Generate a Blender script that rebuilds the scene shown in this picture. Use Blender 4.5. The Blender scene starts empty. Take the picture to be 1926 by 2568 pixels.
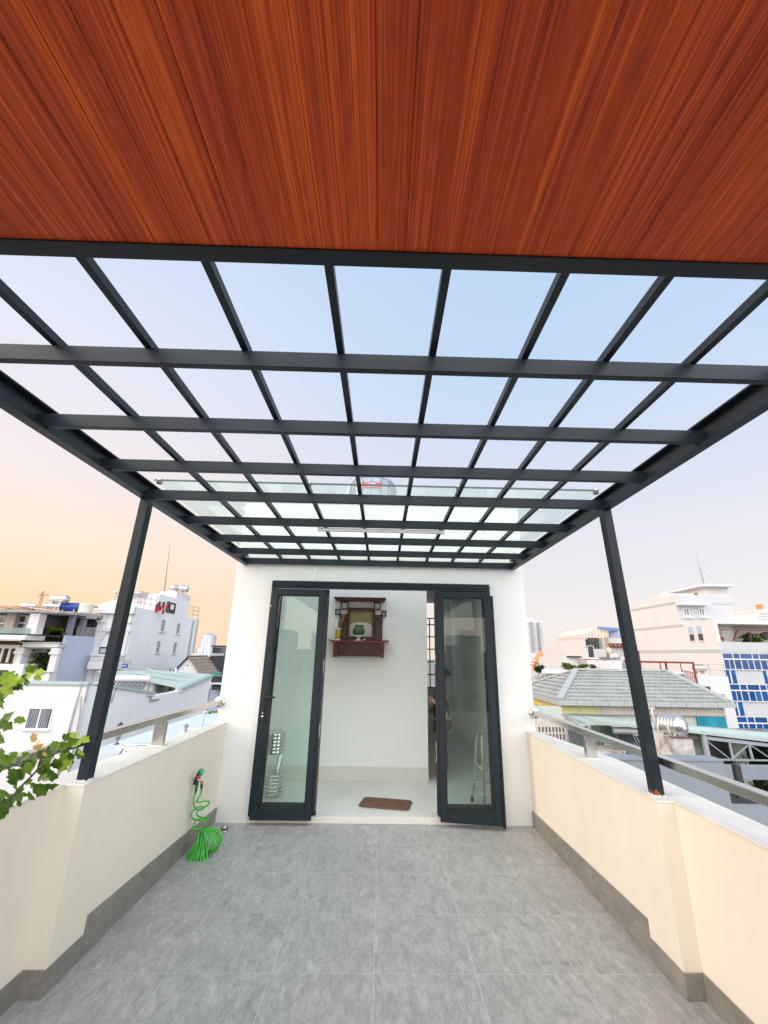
import bpy, bmesh, math, random
from mathutils import Vector, Matrix
S = bpy.context.scene
COL = S.collection
R = math.radians
# ------------------------------------------------------------------ camera
F, PITCH, YAW, ROLL, CX, CY, EYE = 1060.9875, 18.5585, 1.0394, 0.9693, 983.7321, 1284.0, 1.55
def cam_axes():
    p, y, r = R(PITCH), R(YAW), R(ROLL)
    fw = Vector((math.sin(y)*math.cos(p), math.cos(y)*math.cos(p), math.sin(p)))
    rt = Vector((math.cos(y), -math.sin(y), 0)); up = rt.cross(fw)
    return rt*math.cos(r)+up*math.sin(r), -rt*math.sin(r)+up*math.cos(r), fw
RT, UP, FW = cam_axes()
cd = bpy.data.cameras.new('camera'); cam = bpy.data.objects.new('camera', cd); COL.objects.link(cam)
M = Matrix((RT, UP, -FW)).transposed().to_4x4(); M.translation = (0, 0, EYE)
cam.matrix_world = M
cd.sensor_fit = 'VERTICAL'; cd.sensor_height = 24; cd.lens = F/2568*24
cd.shift_x = -(CX-963)/2568; cd.clip_start = .05; cd.clip_end = 3000
S.camera = cam
# ------------------------------------------------------------------ sky, sun, exposure
W = bpy.data.worlds.new('World'); S.world = W; W.use_nodes = True
nt = W.node_tree; nt.nodes.clear()
N = lambda t: nt.nodes.new(t)
L = nt.links.new
SUN_EL, SUN_AZ = 24, 258          # azimuth clockwise from +y (the view direction)
geo = N('ShaderNodeTexCoord'); sep = N('ShaderNodeSeparateXYZ'); L(geo.outputs['Generated'], sep.inputs[0])
def mth(op, a, b=None, clamp=False):
    n = N('ShaderNodeMath'); n.operation = op; n.use_clamp = clamp
    for i, v in enumerate((a, b)):
        if v is None: continue
        if isinstance(v, (int, float)): n.inputs[i].default_value = v
        else: L(v, n.inputs[i])
    return n.outputs[0]
def ramp(fac, stops):
    n = N('ShaderNodeValToRGB'); L(fac, n.inputs[0]); e = n.color_ramp.elements
    while len(e) < len(stops): e.new(.5)
    for k, (p, c) in zip(e, stops):
        k.position = p; k.color = tuple(((v/255+.055)/1.055)**2.4 if v > 10 else v/255/12.92 for v in c)+(1,)
    return n.outputs[0]
z = mth('MAXIMUM', sep.outputs['Z'], 0.0)
left = ramp(z, [(0, (253, 208, 172)), (.09, (254, 214, 170)), (.19, (254, 228, 200)), (.32, (244, 230, 226)), (.55, (226, 229, 242)), (.8, (198,217,243)), (1, (180, 206, 240))])
right = ramp(z, [(0, (240, 226, 222)), (.12, (234, 226, 226)), (.25, (228, 225, 230)), (.40, (214, 222, 238)), (.58, (195, 217, 242)), (1, (182, 209, 241))])
az = mth('ARCTAN2', sep.outputs['X'], sep.outputs['Y'])
fa = N('ShaderNodeMapRange'); L(az, fa.inputs[0]); fa.inputs[1].default_value = -.75; fa.inputs[2].default_value = .42
fa.interpolation_type = 'SMOOTHSTEP'
mx = N('ShaderNodeMix'); mx.data_type = 'RGBA'; L(fa.outputs[0], mx.inputs['Factor']); L(left, mx.inputs['A']); L(right, mx.inputs['B'])
sky = N('ShaderNodeTexSky'); sky.sky_type = 'NISHITA'; sky.sun_disc = False
sky.sun_elevation = R(SUN_EL); sky.sun_rotation = R(SUN_AZ)
bg1 = N('ShaderNodeBackground'); L(sky.outputs[0], bg1.inputs[0]); bg1.inputs[1].default_value = .015
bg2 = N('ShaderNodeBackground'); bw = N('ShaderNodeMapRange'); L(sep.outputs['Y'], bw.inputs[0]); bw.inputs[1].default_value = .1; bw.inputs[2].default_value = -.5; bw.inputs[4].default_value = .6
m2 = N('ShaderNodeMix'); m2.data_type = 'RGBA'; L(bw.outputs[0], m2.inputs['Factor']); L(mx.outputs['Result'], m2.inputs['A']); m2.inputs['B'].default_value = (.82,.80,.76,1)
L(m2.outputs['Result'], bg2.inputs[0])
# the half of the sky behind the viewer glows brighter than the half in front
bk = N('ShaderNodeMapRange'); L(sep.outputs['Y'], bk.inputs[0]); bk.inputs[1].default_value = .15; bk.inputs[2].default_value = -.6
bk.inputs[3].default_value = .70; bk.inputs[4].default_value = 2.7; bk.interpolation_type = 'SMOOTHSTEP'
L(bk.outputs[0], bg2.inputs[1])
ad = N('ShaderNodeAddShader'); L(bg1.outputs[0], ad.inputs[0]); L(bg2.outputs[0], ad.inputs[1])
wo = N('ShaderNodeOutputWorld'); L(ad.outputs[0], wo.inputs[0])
sl = bpy.data.lights.new('sun', 'SUN'); sl.energy = 1.2; sl.angle = R(25); sl.color = (1, .77, .58)
so = bpy.data.objects.new('sun', sl); COL.objects.link(so)
sd = Vector((math.sin(R(SUN_AZ))*math.cos(R(SUN_EL)), math.cos(R(SUN_AZ))*math.cos(R(SUN_EL)), math.sin(R(SUN_EL))))
so.rotation_euler = sd.to_track_quat('Z', 'Y').to_euler(); so.location = sd*30
S.view_settings.view_transform = 'Standard'; S.view_settings.look = 'None'; S.view_settings.gamma = 1
S.view_settings.exposure = 0.5
S.cycles.max_bounces = 10; S.cycles.diffuse_bounces = 5; S.cycles.glossy_bounces = 4
S.cycles.transparent_max_bounces = 24; S.cycles.transmission_bounces = 6
# ------------------------------------------------------------------ points
def px(u, v, x=None, y=None, z=None):
    """the point where the sight line through a pixel of the 1926x2568 photo meets a world plane"""
    d = FW*F + RT*(u-CX) - UP*(v-CY)
    t = x/d.x if x is not None else y/d.y if y is not None else (z-EYE)/d.z
    return Vector((0, 0, EYE)) + d*t
def crop(u0, v0, s): return lambda a, b: (u0+a/s, v0+b/s)
K1, K2, K3 = crop(0, 1380, 2.86), crop(1300, 1380, 2.65), crop(0, 1440, 5.53)
KB, KD, KE = crop(220, 1400, 4.608), crop(1320, 1520, 5.53), crop(1560, 1380, 4.533)
KG, KW, KT = crop(0, 1640, 5.267), crop(1740, 1560, 6.505), crop(1560, 1700, 4.533)
# ------------------------------------------------------------------ object helpers
ORG = {}
def tag(o, label=None, cat=None, group=None, kind=None):
    for k, v in (('label', label), ('category', cat), ('group', group), ('kind', kind)):
        if v: o[k] = v
    return o
def thing(name, loc, label, cat, group=None):
    o = bpy.data.objects.new(name, None); o.empty_display_size = .1; COL.objects.link(o)
    o.location = loc; ORG[o] = Vector(loc); return tag(o, label, cat, group)
def copy_tree(o, parent=None):
    c = o.copy(); COL.objects.link(c); c.parent = parent; ORG[c] = ORG.get(o, Vector())
    for ch in list(o.children): copy_tree(ch, c)
    return c
class MB:
    def __init__(s): s.bm = bmesh.new(); s.mi = 0
    def poly(s, pts, mi=None):
        f = s.bm.faces.new([s.bm.verts.new(p) for p in pts]); f.material_index = s.mi if mi is None else mi; return f
    def hexa(s, c):
        v = [s.bm.verts.new(p) for p in c]
        for q in ((0,3,2,1),(4,5,6,7),(0,1,5,4),(1,2,6,5),(2,3,7,6),(3,0,4,7)):
            f = s.bm.faces.new([v[i] for i in q]); f.material_index = s.mi
        return s
    def box(s, x0, x1, y0, y1, z0, z1):
        x0, x1 = min(x0,x1), max(x0,x1); y0, y1 = min(y0,y1), max(y0,y1); z0, z1 = min(z0,z1), max(z0,z1)
        return s.hexa([(x0,y0,z0),(x1,y0,z0),(x1,y1,z0),(x0,y1,z0),(x0,y0,z1),(x1,y0,z1),(x1,y1,z1),(x0,y1,z1)])
    def bar(s, a, b, w, h, up=(0,0,1)):
        a, b = Vector(a), Vector(b); d = (b-a).normalized(); u = Vector(up)
        if abs(d.dot(u)) > .98: u = Vector((0,1,0))
        sd = d.cross(u).normalized(); u = sd.cross(d)
        c = []
        for p in (a, b):
            c += [p-sd*w/2-u*h/2, p+sd*w/2-u*h/2, p+sd*w/2+u*h/2, p-sd*w/2+u*h/2]
        return s.hexa(c)
    def tube(s, pts, r, n=8, cap=True):
        pts = [Vector(p) for p in pts]; rr = r if isinstance(r, (list, tuple)) else [r]*len(pts)
        rings = []; side = None
        for i, p in enumerate(pts):
            d = (pts[min(i+1, len(pts)-1)]-pts[max(i-1, 0)]).normalized()
            if side is None: side = d.orthogonal().normalized()
            side = (side-d*side.dot(d)).normalized(); up = d.cross(side)
            rings.append([s.bm.verts.new(p+(side*math.cos(2*math.pi*k/n)+up*math.sin(2*math.pi*k/n))*rr[i]) for k in range(n)])
        for a, b in zip(rings, rings[1:]):
            for k in range(n):
                f = s.bm.faces.new((a[k], a[(k+1)%n], b[(k+1)%n], b[k])); f.material_index = s.mi; f.smooth = True
        if cap:
            for q in (rings[0][::-1], rings[-1]):
                f = s.bm.faces.new(q); f.material_index = s.mi
        return s
    def lathe(s, prof, c=(0,0,0), axis='Z', n=24, mi=None):
        c = Vector(c); rings = []
        for r, h in prof:
            ring = []
            for k in range(n):
                a = 2*math.pi*k/n; p = (r*math.cos(a), r*math.sin(a), h)
                p = p if axis == 'Z' else (p[2], p[0], p[1]) if axis == 'X' else (p[1], p[2], p[0])
                ring.append(s.bm.verts.new(c+Vector(p)))
            rings.append(ring)
        for a, b in zip(rings, rings[1:]):
            for k in range(n):
                f = s.bm.faces.new((a[k], a[(k+1)%n], b[(k+1)%n], b[k])); f.smooth = True; f.material_index = s.mi if mi is None else mi
        for q in (rings[0][::-1], rings[-1]):
            try: s.bm.faces.new(q).material_index = s.mi
            except ValueError: pass
        return s
    def ball(s, c, r, sc=(1,1,1), n=12):
        m = Matrix.Translation(c) @ Matrix.Diagonal((*sc, 1))
        g = bmesh.ops.create_uvsphere(s.bm, u_segments=n*2, v_segments=n, radius=r, matrix=m)
        for v in g['verts']:
            for f in v.link_faces: f.smooth = True; f.material_index = s.mi
        return s
    def prism(s, pts, off):
        off = Vector(off); a = [s.bm.verts.new(p) for p in pts]; b = [s.bm.verts.new(Vector(p)+off) for p in pts]
        n = len(a)
        for q in [a[::-1], b]+[[a[i], a[(i+1)%n], b[(i+1)%n], b[i]] for i in range(n)]:
            s.bm.faces.new(q).material_index = s.mi
        return s
    def rect_y(s, A, B, y, d):      # front-facing box between two photo points on the plane y, going d behind it
        a, b = px(*A, y=y), px(*B, y=y); return s.box(a.x, b.x, y, y+d, a.z, b.z)
    def rect_x(s, A, B, x, d):
        a, b = px(*A, x=x), px(*B, x=x); return s.box(x, x+d, a.y, b.y, a.z, b.z)
    def build(s, name, mat, parent=None, bevel=0, smooth=False, loc=None):
        bmesh.ops.recalc_face_normals(s.bm, faces=s.bm.faces)
        me = bpy.data.meshes.new(name); base = ORG.get(parent, Vector()) if loc is None else Vector(loc)
        bmesh.ops.translate(s.bm, verts=s.bm.verts, vec=-base)
        s.bm.to_mesh(me); s.bm.free()
        for m in (mat if isinstance(mat, (list, tuple)) else [mat]): me.materials.append(m)
        if smooth:
            for p in me.polygons: p.use_smooth = True
        o = bpy.data.objects.new(name, me); COL.objects.link(o); ORG[o] = base
        if parent: o.parent = parent
        else: o.location = base
        if bevel:
            b = o.modifiers.new('bevel', 'BEVEL'); b.width = bevel; b.segments = 2; b.limit_method = 'ANGLE'
        return o
def solo(name, mb, mat, loc, label, cat, group=None, **k):
    return tag(mb.build(name, mat, None, loc=loc, **k), label, cat, group)
# ------------------------------------------------------------------ materials
MATS = {}
def lin(c): return tuple(((v/255+.055)/1.055)**2.4 if v > 10 else v/255/12.92 for v in c)
def mat(name, col, rough=.6, metal=0, var=.0, vscale=3, bump=0, bscale=40, spec=.5, stain=0, stretch=(1,1,1), **k):
    m = bpy.data.materials.new(name); m.use_nodes = True; t = m.node_tree; b = t.nodes['Principled BSDF']
    n = lambda q: t.nodes.new(q)
    col = tuple(col)+(1,)
    b.inputs['Base Color'].default_value = col; b.inputs['Roughness'].default_value = rough; b.inputs['Metallic'].default_value = metal
    b.inputs['Specular IOR Level'].default_value = spec
    tc = n('ShaderNodeTexCoord'); mp = n('ShaderNodeMapping'); mp.inputs['Scale'].default_value = stretch
    t.links.new(tc.outputs['Object'], mp.inputs[0])
    if var or stain:
        no = n('ShaderNodeTexNoise'); no.inputs['Scale'].default_value = vscale; no.inputs['Detail'].default_value = 6; no.inputs['Roughness'].default_value = .65
        t.links.new(mp.outputs[0], no.inputs['Vector'])
        cr = n('ShaderNodeValToRGB'); e = cr.color_ramp.elements
        lo = 1-var-stain; e[0].position = .3; e[1].position = .7 if not stain else .55
        e[0].color = (col[0]*lo, col[1]*lo, col[2]*lo, 1); e[1].color = tuple(min(1, c*(1+var*.6)) for c in col[:3])+(1,)
        t.links.new(no.outputs['Fac'], cr.inputs[0]); t.links.new(cr.outputs[0], b.inputs['Base Color'])
    if bump:
        nb = n('ShaderNodeTexNoise'); nb.inputs['Scale'].default_value = bscale; nb.inputs['Detail'].default_value = 4
        t.links.new(mp.outputs[0], nb.inputs['Vector'])
        bu = n('ShaderNodeBump'); bu.inputs['Strength'].default_value = bump; bu.inputs['Distance'].default_value = .01
        t.links.new(nb.outputs['Fac'], bu.inputs['Height']); t.links.new(bu.outputs[0], b.inputs['Normal'])
    MATS[name] = m; return m
def glassmat(name, tint, refl=1.0, rough=0.0, dust=0.0, dcol=(.7,.8,.78), ior=1.45, thru=False):
    m = bpy.data.materials.new(name); m.use_nodes = True; t = m.node_tree; t.nodes.clear(); n = lambda q: t.nodes.new(q)
    tr = n('ShaderNodeBsdfTransparent'); tr.inputs[0].default_value = (*tint, 1)
    gl = n('ShaderNodeBsdfGlossy'); gl.inputs['Roughness'].default_value = rough; gl.inputs[0].default_value = (refl, refl, refl, 1)
    fr = n('ShaderNodeFresnel'); fr.inputs[0].default_value = ior
    ge = n('ShaderNodeNewGeometry'); ff = n('ShaderNodeMath'); ff.operation = 'SUBTRACT'; ff.use_clamp = True; t.links.new(fr.outputs[0], ff.inputs[0]); t.links.new(ge.outputs['Backfacing'], ff.inputs[1])   # reflect off outer faces only
    mi = n('ShaderNodeMixShader'); t.links.new(ff.outputs[0], mi.inputs[0]); t.links.new(tr.outputs[0], mi.inputs[1]); t.links.new(gl.outputs[0], mi.inputs[2])
    out = mi.outputs[0]
    if dust:
        df = n('ShaderNodeBsdfTranslucent'); df.inputs[0].default_value = (*dcol, 1); d2 = n('ShaderNodeBsdfDiffuse'); d2.inputs[0].default_value = (*dcol, 1)
        a = n('ShaderNodeMixShader'); a.inputs[0].default_value = 0 if thru else .5; t.links.new(df.outputs[0], a.inputs[1]); t.links.new(d2.outputs[0], a.inputs[2])
        m2 = n('ShaderNodeMixShader'); m2.inputs[0].default_value = dust; t.links.new(out, m2.inputs[1]); t.links.new(a.outputs[0], m2.inputs[2]); out = m2.outputs[0]
    o = n('ShaderNodeOutputMaterial'); t.links.new(out, o.inputs[0]); MATS[name] = m; return m
white = mat('white_wall_paint', (.80,.79,.765), .75, var=.04, vscale=1.3, bump=.08, bscale=160)
cream = mat('cream_parapet_paint', (.80,.748,.635), .8, var=.05, vscale=1.6, bump=.16, bscale=55, stretch=(1,1,.5))
coping = mat('pale_coping_paint', (.72,.70,.64), .75, var=.10, vscale=4, bump=.12, bscale=90)
anth = mat('anthracite_steel', (.013,.020,.027), .42, var=.25, vscale=7, bump=.05, bscale=60, spec=.3)
dframe = mat('door_frame_aluminium', (.011,.022,.029), .36, var=.08, vscale=5, spec=.35)
black = mat('black_plastic', (.012,.012,.013), .35)
gasket = mat('rubber_gasket', (.006,.006,.007), .6)
steel = mat('brushed_stainless', (.62,.60,.56), .24, 1, var=.08, vscale=12, stretch=(1,.1,1))
chrome = mat('polished_chrome', (.75,.75,.74), .09, 1)
rust = mat('rust', (.28,.09,.03), .8, var=.4, vscale=60)
putty = mat('white_sealant', (.75,.73,.68), .7, bump=.6, bscale=120)
grout = mat('grout', (.60,.59,.57), .9)
def tiled(name, c1, c2, tile, off, groutc, gw=.0035, rough=.5, nscale=7, bumpv=.25, plane='XY', mott=True, spot=None):
    m = bpy.data.materials.new(name); m.use_nodes = True; t = m.node_tree; b = t.nodes['Principled BSDF']; n = lambda q: t.nodes.new(q); l = t.links.new
    ge = n('ShaderNodeNewGeometry'); sp = n('ShaderNodeSeparateXYZ'); l(ge.outputs['Position'], sp.inputs[0])
    def mt(op, a, c=None):
        k = n('ShaderNodeMath'); k.operation = op
        for i, v in enumerate((a, c)):
            if v is None: continue
            if isinstance(v, (int, float)): k.inputs[i].default_value = v
            else: l(v, k.inputs[i])
        return k.outputs[0]
    def line(axis, o):
        u = mt('DIVIDE', mt('SUBTRACT', sp.outputs[axis], o), tile); f = mt('FRACT', u)
        d = mt('MULTIPLY', mt('MINIMUM', f, mt('SUBTRACT', 1, f)), tile)
        return mt('LESS_THAN', d, gw/2), mt('FLOOR', u)
    a, ia = line(plane[0], off[0]); c, ic = line(plane[1], off[1])
    g = mt('MAXIMUM', a, c)
    cb = n('ShaderNodeCombineXYZ'); l(ia, cb.inputs[0]); l(ic, cb.inputs[1])
    wn = n('ShaderNodeTexWhiteNoise'); l(cb.outputs[0], wn.inputs['Vector'])
    mp = n('ShaderNodeVectorMath'); mp.operation = 'MULTIPLY_ADD'; l(wn.outputs['Color'], mp.inputs[0]); mp.inputs[1].default_value = (9,9,9)
    st_ = n('ShaderNodeMapping'); st_.vector_type = 'POINT'; st_.inputs['Rotation'].default_value = (0,0,R(38)); st_.inputs['Scale'].default_value = (1,.45,1); l(ge.outputs['Position'], st_.inputs[0]); l(st_.outputs[0], mp.inputs[2])
    no = n('ShaderNodeTexNoise'); no.inputs['Scale'].default_value = nscale; no.inputs['Detail'].default_value = 9; no.inputs['Roughness'].default_value = .7; no.inputs['Distortion'].default_value = .5
    l(mp.outputs[0], no.inputs['Vector'])
    cr = n('ShaderNodeValToRGB'); e = cr.color_ramp.elements; e[0].position = .32; e[1].position = .68; e[0].color = (*c1, 1); e[1].color = (*c2, 1)
    l(no.outputs['Fac'], cr.inputs[0])
    big = n('ShaderNodeTexNoise'); big.inputs['Scale'].default_value = 1.4; big.inputs['Detail'].default_value = 3; l(ge.outputs['Position'], big.inputs['Vector'])
    hs = n('ShaderNodeHueSaturation'); l(cr.outputs[0], hs.inputs['Color']); l(mt('ADD', mt('MULTIPLY', big.outputs['Fac'], .35), .825), hs.inputs['Value'])
    mx = n('ShaderNodeMix'); mx.data_type = 'RGBA'; l(g, mx.inputs['Factor']); l(hs.outputs[0], mx.inputs['A']); mx.inputs['B'].default_value = (*groutc, 1)
    l(mx.outputs['Result'], b.inputs['Base Color']); b.inputs['Roughness'].default_value = rough
    bu = n('ShaderNodeBump'); bu.inputs['Strength'].default_value = bumpv; bu.inputs['Distance'].default_value = .010
    n2 = n('ShaderNodeTexNoise'); n2.inputs['Scale'].default_value = nscale*2.6; n2.inputs['Detail'].default_value = 6; n2.inputs['Roughness'].default_value = .75; n2.inputs['Distortion'].default_value = 1.2; l(mp.outputs[0], n2.inputs['Vector'])
    c3 = n('ShaderNodeMapRange'); l(n2.outputs['Fac'], c3.inputs[0]); c3.inputs[1].default_value = .35; c3.inputs[2].default_value = .62; c3.inputs[3].default_value = .77; c3.inputs[4].default_value = 1.07
    h2_ = n('ShaderNodeHueSaturation'); l(mx.outputs['Result'], h2_.inputs['Color']); l(c3.outputs[0], h2_.inputs['Value']); l(h2_.outputs[0], b.inputs['Base Color'])
    if not mott: l(mx.outputs['Result'], b.inputs['Base Color'])
    if spot:      # scuffed dark smear across one tile
        o_ = n('ShaderNodeMapping'); o_.inputs['Location'].default_value = (-spot[0],-spot[1],0); l(ge.outputs['Position'], o_.inputs[0])
        r_ = n('ShaderNodeMapping'); r_.inputs['Rotation'].default_value = (0,0,R(spot[2])); r_.inputs['Scale'].default_value = (1/spot[3],1/spot[4],1); l(o_.outputs[0], r_.inputs[0])
        ln = n('ShaderNodeVectorMath'); ln.operation = 'LENGTH'; l(r_.outputs[0], ln.inputs[0])
        sm = n('ShaderNodeMapRange'); l(mt('ADD', ln.outputs['Value'], mt('MULTIPLY', n2.outputs['Fac'], 1.6)), sm.inputs[0]); sm.inputs[1].default_value = .9; sm.inputs[2].default_value = 1.8; sm.inputs[3].default_value = .78; sm.inputs[4].default_value = 1
        h3 = n('ShaderNodeHueSaturation'); l(h2_.outputs[0], h3.inputs['Color']); l(sm.outputs[0], h3.inputs['Value']); l(h3.outputs[0], b.inputs['Base Color'])
    l(mt('SUBTRACT', mt('ADD', no.outputs['Fac'], mt('MULTIPLY', n2.outputs['Fac'], .8)), mt('MULTIPLY', g, .6)), bu.inputs['Height']); l(bu.outputs[0], b.inputs['Normal'])
    return m
floor_m = tiled('grey_slate_floor_tile', (.35,.34,.316), (.54,.522,.484), .5234, (-.0031, .185), (.74,.725,.69), .0031, .5, 16, 1.0, spot=(1.015,2.889,39,.17,.035))
skirt_m = tiled('grey_skirting_tile', (.20,.188,.17), (.31,.293,.262), .5234, (-.0031, .185), (.32,.31,.30), .003, .5, 7, .4, 'YY')
room_floor = tiled('glossy_cream_room_tile', (.70,.68,.62), (.74,.72,.66), .6, (.1, .0), (.5,.48,.44), .002, .12, 2, .0, mott=False)
def wood_mat():
    m = bpy.data.materials.new('red_brown_wood_grain'); m.use_nodes = True; t = m.node_tree; b = t.nodes['Principled BSDF']; n = lambda q: t.nodes.new(q); l = t.links.new
    tc = n('ShaderNodeTexCoord')
    def noise(scale, st, det=8, rough=.6, dist=0.):
        mp = n('ShaderNodeMapping'); mp.inputs['Scale'].default_value = st; l(tc.outputs['Object'], mp.inputs[0])
        k = n('ShaderNodeTexNoise'); k.inputs['Scale'].default_value = scale; k.inputs['Detail'].default_value = det; k.inputs['Roughness'].default_value = rough; k.inputs['Distortion'].default_value = dist
        l(mp.outputs[0], k.inputs['Vector']); return k.outputs['Fac']
    broad = noise(2.6, (4.2, .09, 1), 4, .6, .25)
    fine = noise(12, (7, .045, 1), 7, .68, .35)
    hair = noise(60, (7, .022, 1), 2, .6)
    # cathedral figure: warped contour lines
    mp = n('ShaderNodeMapping'); mp.inputs['Scale'].default_value = (8, .55, 1); l(tc.outputs['Object'], mp.inputs[0])
    wn = n('ShaderNodeTexNoise'); wn.inputs['Scale'].default_value = 1.6; wn.inputs['Detail'].default_value = 2; l(mp.outputs[0], wn.inputs['Vector'])
    sn = n('ShaderNodeMath'); sn.operation = 'MULTIPLY'; sn.inputs[1].default_value = 120; l(wn.outputs['Fac'], sn.inputs[0])
    s2 = n('ShaderNodeMath'); s2.operation = 'SINE'; l(sn.outputs[0], s2.inputs[0])
    def mad(a, k, c):
        q = n('ShaderNodeMath'); q.operation = 'MULTIPLY_ADD'; l(a, q.inputs[0]); q.inputs[1].default_value = k
        if isinstance(c, (int, float)): q.inputs[2].default_value = c
        else: l(c, q.inputs[2])
        return q.outputs[0]
    v = mad(s2.outputs[0], .03, mad(broad, .50, mad(fine, .70, mad(hair, .62, -.42))))
    cr = n('ShaderNodeValToRGB'); e = cr.color_ramp.elements
    e[0].position = .24; e[0].color = (.21,.020,.006,1); e[1].position = .74; e[1].color = (.84,.160,.034,1)
    k = e.new(.5); k.color = (.50,.068,.016,1)
    l(v, cr.inputs[0]); l(cr.outputs[0], b.inputs['Base Color']); b.inputs['Roughness'].default_value = .5; b.inputs['Specular IOR Level'].default_value = .2
    bu = n('ShaderNodeBump'); bu.inputs['Strength'].default_value = .25; bu.inputs['Distance'].default_value = .003; l(fine, bu.inputs['Height']); l(bu.outputs[0], b.inputs['Normal'])
    return m
wood = wood_mat()
redwood = mat('dark_red_lacquered_wood', (.16,.022,.014), .3, var=.35, vscale=9, stretch=(1,1,6))
darkwood = mat('darker_red_wood', (.06,.010,.008), .3, var=.3, vscale=9, stretch=(6,1,1))
roofglass = glassmat('greenish_roof_glass', (.88,.93,.91), .9, 0, .10, (.90,.98,.95), 1.38, True)
doorglass = glassmat('door_glass', (.93,.975,.955), .9, 0, .01, (.5,.62,.58), 1.48)
cityglass = mat('dark_window_glass', (.03,.045,.055), .08, spec=.8)
# ================================================================== terrace
GZ = -13.5                         # street level below the roof terrace
gm = mat('city_ground', (.22,.21,.20), .9, var=.3, vscale=.2)
tag(MB().box(-1500,1500,-1500,1500,GZ-1,GZ).build('ground', gm), kind='structure')
tag(MB().box(-1.66,1.60,-4.2,4.80,-.2,0).build('terrace_floor', floor_m), kind='structure')
own = mat('own_building_wall', (.72,.72,.70), .8, var=.05)
o = tag(MB().box(-1.80,1.79,-4.2,9.6,GZ,-.21).build('apartment_block', own), 'pale block under the tiled roof terrace, its walls hidden below', 'building')

def parapet(sx, xi, xn, xo, ztop, col, label, tap):
    """xi inner face of the thick far stretch, xn inner face of the thin near stretch, xo outer face"""
    yp = 2.63
    t = thing('parapet_wall', (xo, 0, 0), label, 'parapet wall')
    m = MB(); zc = ztop-.014
    m.prism([(xn,-4.2,0),(xn,yp,0),(xi,yp,0),(xi,4.80,0),(tap[0],4.80,0),(xo,tap[1],0),(xo,-4.2,0)], (0,0,zc))
    m.build('wall', col, t)
    m = MB(); e = .003*sx
    m.prism([(xn-e,-4.2,zc),(xn-e,yp-.003,zc),(xi-e,yp-.003,zc),(xi-e,4.798,zc),(tap[0]+e*2,4.798,zc),(xo+e*3,tap[1],zc),(xo+e*3,-4.2,zc)], (0,0,.014))
    m.build('coping', coping, t, bevel=.004)
    d = .009
    m = MB()       # tile skirting: higher beyond the pilaster than before it
    m.box(xn, xn-sx*d, -4.2, yp-d, .0, .105)
    m.box(xn-sx*0, xi-sx*d, yp-d, yp, .0, .105)
    m.box(xi, xi-sx*d, yp, 2.92, .0, .105)
    m.build('skirting', skirt_m, t, bevel=.0015)
    m = MB(); 
    x0 = xi; x1 = xi-sx*(d+.002)
    c = [(x0,2.9,0),(x1,2.9,0),(x1,2.9,.186),(x0,2.9,.186)]; k = [(x0,4.80,0),(x1,4.80,0),(x1,4.80,.125),(x0,4.80,.125)]
    m.hexa([c[0],c[1],k[1],k[0],c[3],c[2],k[2],k[3]])
    m.build('skirting', skirt_m, t, bevel=.0015)
    return t
parapet(-1, -1.56, -1.665, -1.80, .868, cream, 'painted roof parapet on the side of the green hose', (-1.645,3.05))
parapet(1, 1.505, 1.60, 1.795, .822, cream, 'cream yellow roof parapet on the side of the rusty post foot', (1.61,3.60))

def handrail(sx, far, near, zb, label, pcy):
    t = thing('handrail', (far[0], 4.8, zb), label, 'handrail')
    a, b = Vector((far[0],4.79,zb+.02)), Vector((near[0], near[1], zb+.02))
    MB().bar(a, b, .062, .042).build('rail', steel, t, bevel=.005)
    MB().lathe([(.0,0),(.052,0),(.055,-.006),(.052,-.012),(.0,-.012)], (far[0],4.799,zb+.02), 'Y', 28).build('flange', steel, t)
    zt = .868 if sx < 0 else .822
    for y in pcy:
        f = (4.79-y)/(4.79-near[1]); x = far[0]+(near[0]-far[0])*f
        MB().box(x-.042, x+.042, y-.02, y+.02, zt, zb-.001).build('post', steel, t, bevel=.003)
        MB().box(x-.05, x+.05, y-.028, y+.028, zt-.004, zt+.005).build('base_plate', putty, t, bevel=.002)
    return t
handrail(-1, (-1.655,), (-1.775,-4.1), 1.035, 'stainless handrail on the parapet beside the climbing plant', (3.62, 1.3, -.8))
handrail(1, (1.60,), (1.735,-4.1), .975, 'stainless handrail on the cream yellow parapet', (3.62, 1.3, -.8))

# ------------------------------------------------------------------ pergola
XLs, XRs = -1.60, 1.505
BY = [.80, 1.255, 1.721, 2.191, 2.662, 3.224, 3.765, 4.274, 4.757]
RX = [-1.181,-.854,-.512,-.172,.158,.491,.787,1.106]
ZP, HB, RH = 2.50, .0675, .032
pg = thing('pergola', (0, 2.6, 2.5), 'dark grey steel pergola frame with glass over its far half', 'pergola')
for x0, x1 in ((XLs, XLs+.055), (XRs-.055, XRs)):
    m = MB(); xo_ = x0 if x0 < 0 else x1; s_ = 1 if x0 < 0 else -1; zt_ = ZP+HB+RH+.003     # channel section, open towards the middle
    m.box(xo_, xo_+s_*.012, -2.2, 4.795, ZP-.012, zt_); m.box(xo_+s_*.012, xo_+s_*.055, -2.2, 4.795, ZP-.012, ZP-.002); m.box(xo_+s_*.012, xo_+s_*.050, -2.2, 4.795, zt_-.008, zt_)
    m.build('side_beam', anth, pg)
for i, y in enumerate([-2.2,-1.6,-1.0,-.4,.2]+BY):
    w = .04 if i == 5 else .026 if i > 5 else .03
    if i == 13: w = .038
    MB().box(XLs+.0125, XRs-.0125, y, y+w, ZP, ZP+HB-.0003*i-.001).build('cross_beam', anth, pg, bevel=.002)
for x in RX:
    MB().box(x-.0125, x+.0125, .84, 4.795, ZP+HB, ZP+HB+RH).build('rafter', anth, pg, bevel=.0015)
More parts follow.
